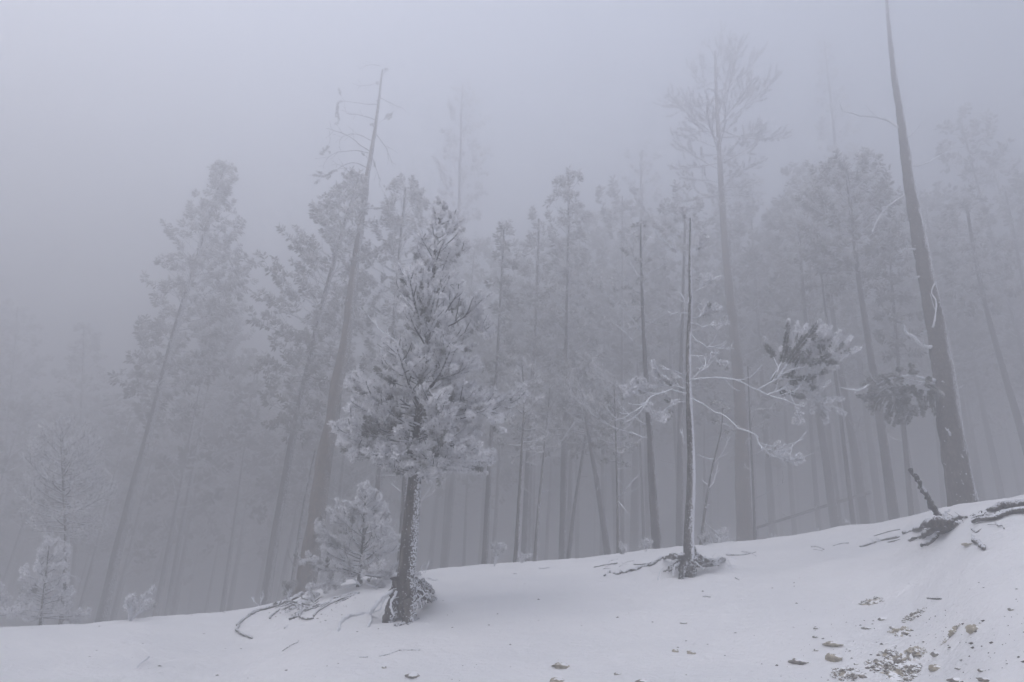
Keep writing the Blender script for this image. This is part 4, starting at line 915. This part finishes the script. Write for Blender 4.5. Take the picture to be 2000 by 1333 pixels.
def gravel(label, px, py, w_, h_, seed, m_, n_, hh=.02):
    o, c_, rx, ry = mound('gravel_patch', px, py, w_, h_, m_, seed=seed, h=hh, rough=.6, dip=.012)
    tag(o, label, 'gravel'); o['kind'] = 'stuff'
    mb = MB(); o8 = np.array([[1, 0, 0], [-1, 0, 0], [0, 1, 0], [0, -1, 0], [0, 0, 1], [0, 0, -1.0]])
    f8 = np.array([[0, 2, 4, 4], [2, 1, 4, 4], [1, 3, 4, 4], [3, 0, 4, 4], [2, 0, 5, 5], [1, 2, 5, 5], [3, 1, 5, 5], [0, 3, 5, 5]])
    for _ in range(n_):
        th = RNG.random() * 6.28; rr = math.sqrt(RNG.random()) * 1.15; x, y = c_[0] + rx * rr * math.cos(th), c_[1] + ry * rr * math.sin(th)
        s_ = .005 + .014 * RNG.random() ** 2
        mb.add(o8 * s_ * (.6 + .8 * RNG.random((6, 1))) * np.array([1, 1, .7]) + [x, y, float(G(x, y)) + hh * max(0, 1 - rr ** 2) + .003], f8)
    mb.build('pebbles', stone_grey if m_ is stone_tan else stone_tan, o, smooth=False, kind='stuff', origin=c_)
gravel('large patch of bare tan gravel at the bottom right', 1742, 1308, 56, 52, 2, stone_tan, 240)
gravel('upward tongue of bare gravel above the large gravel patch', 1738, 1280, 28, 22, 3, stone_tan, 70)
gravel('ragged streaks of gravel left of the large gravel patch', 1655, 1318, 56, 22, 4, stone_tan, 120)
gravel('dark rubble patch right above the large gravel patch', 1782, 1281, 40, 20, 5, stone_grey, 100, .035)
gravel('thin arm of gravel right of the large gravel patch', 1785, 1313, 34, 12, 6, stone_tan, 60)
gravel('oval patch of gravel above the large brown stone level', 1785, 1206, 42, 11, 7, stone_tan, 60)
gravel('long narrow bare patch with dark right end, highest on slope', 1703, 1177, 44, 11, 8, stone_tan, 50)
gravel('mottled grey patch between the oval stones and large brown stone', 1757, 1236, 32, 17, 9, stone_grey, 60)
gravel('thin broken line of gravel left of the large brown stone', 1858, 1243, 40, 6, 10, stone_grey, 30)
# crumbs of bark and needles blown over the snow
mb = MB(); o8 = np.array([[1, 0, 0], [-1, 0, 0], [0, 1, 0], [0, -1, 0], [0, 0, 1], [0, 0, -1.0]])
f8 = np.array([[0, 2, 4, 4], [2, 1, 4, 4], [1, 3, 4, 4], [3, 0, 4, 4], [2, 0, 5, 5], [1, 2, 5, 5], [3, 1, 5, 5], [0, 3, 5, 5]])
for i in range(380):
    if i < 190: px, py = 1780 + RNG.normal() * 150, 1250 + RNG.normal() * 45
    elif i < 250: px, py = 620 + RNG.normal() * 50, 1195 + RNG.normal() * 14
    else: px, py = RNG.random() * 2000, 1330 - 200 * RNG.random() ** 1.4
    if py > 1350 or px > 2050 or px < -50: continue
    q = hit(px, py)
    if q[1] > 12: continue
    s_ = .003 + .009 * RNG.random() ** 3
    mb.add(o8 * s_ * (.6 + .9 * RNG.random((6, 1))) * np.array([1.5, 1, .6]) + q, f8)
o = mb.build('bark_crumbs', soil, None, smooth=False, kind='stuff'); tag(o, 'tiny dark crumbs of bark and grit sprinkled over the snow', 'debris')
# haze
hz, n, b = mat('haze_air')
n.nodes.remove(b); pv = n.nodes.new('ShaderNodeVolumePrincipled')
pv.inputs['Density'].default_value = FOG; pv.inputs['Color'].default_value = (.965, .968, 1, 1); pv.inputs['Anisotropy'].default_value = .6
n.links.new(pv.outputs[0], [x for x in n.nodes if x.type == 'OUTPUT_MATERIAL'][0].inputs['Volume'])
top = max((o.matrix_world.translation.z if o.type != 'MESH' else 0) for o in S.objects if o.type == 'MESH')
bpy.context.view_layer.update()
top = 0
for o in S.objects:
    if o.type == 'MESH':
        top = max(top, max((o.matrix_world @ Vector(c_)).z for c_ in o.bound_box))
z0, z1, h_ = ZMIN - 1.0, top + .6, 114.0
me = bpy.data.meshes.new('haze')
me.from_pydata([(x, y, z) for z in (z0, z1) for y in (-h_, h_) for x in (-h_, h_)], [], [(0, 2, 3, 1), (4, 5, 7, 6), (0, 1, 5, 4), (2, 6, 7, 3), (0, 4, 6, 2), (1, 3, 7, 5)])
me.materials.append(hz); ho = bpy.data.objects.new('haze', me); COL.objects.link(ho); ho['kind'] = 'stuff'
print('HAZE', z0, z1, 'tris', sum(len(m_.polygons) * 2 for m_ in bpy.data.meshes), 'objs', len(S.objects))
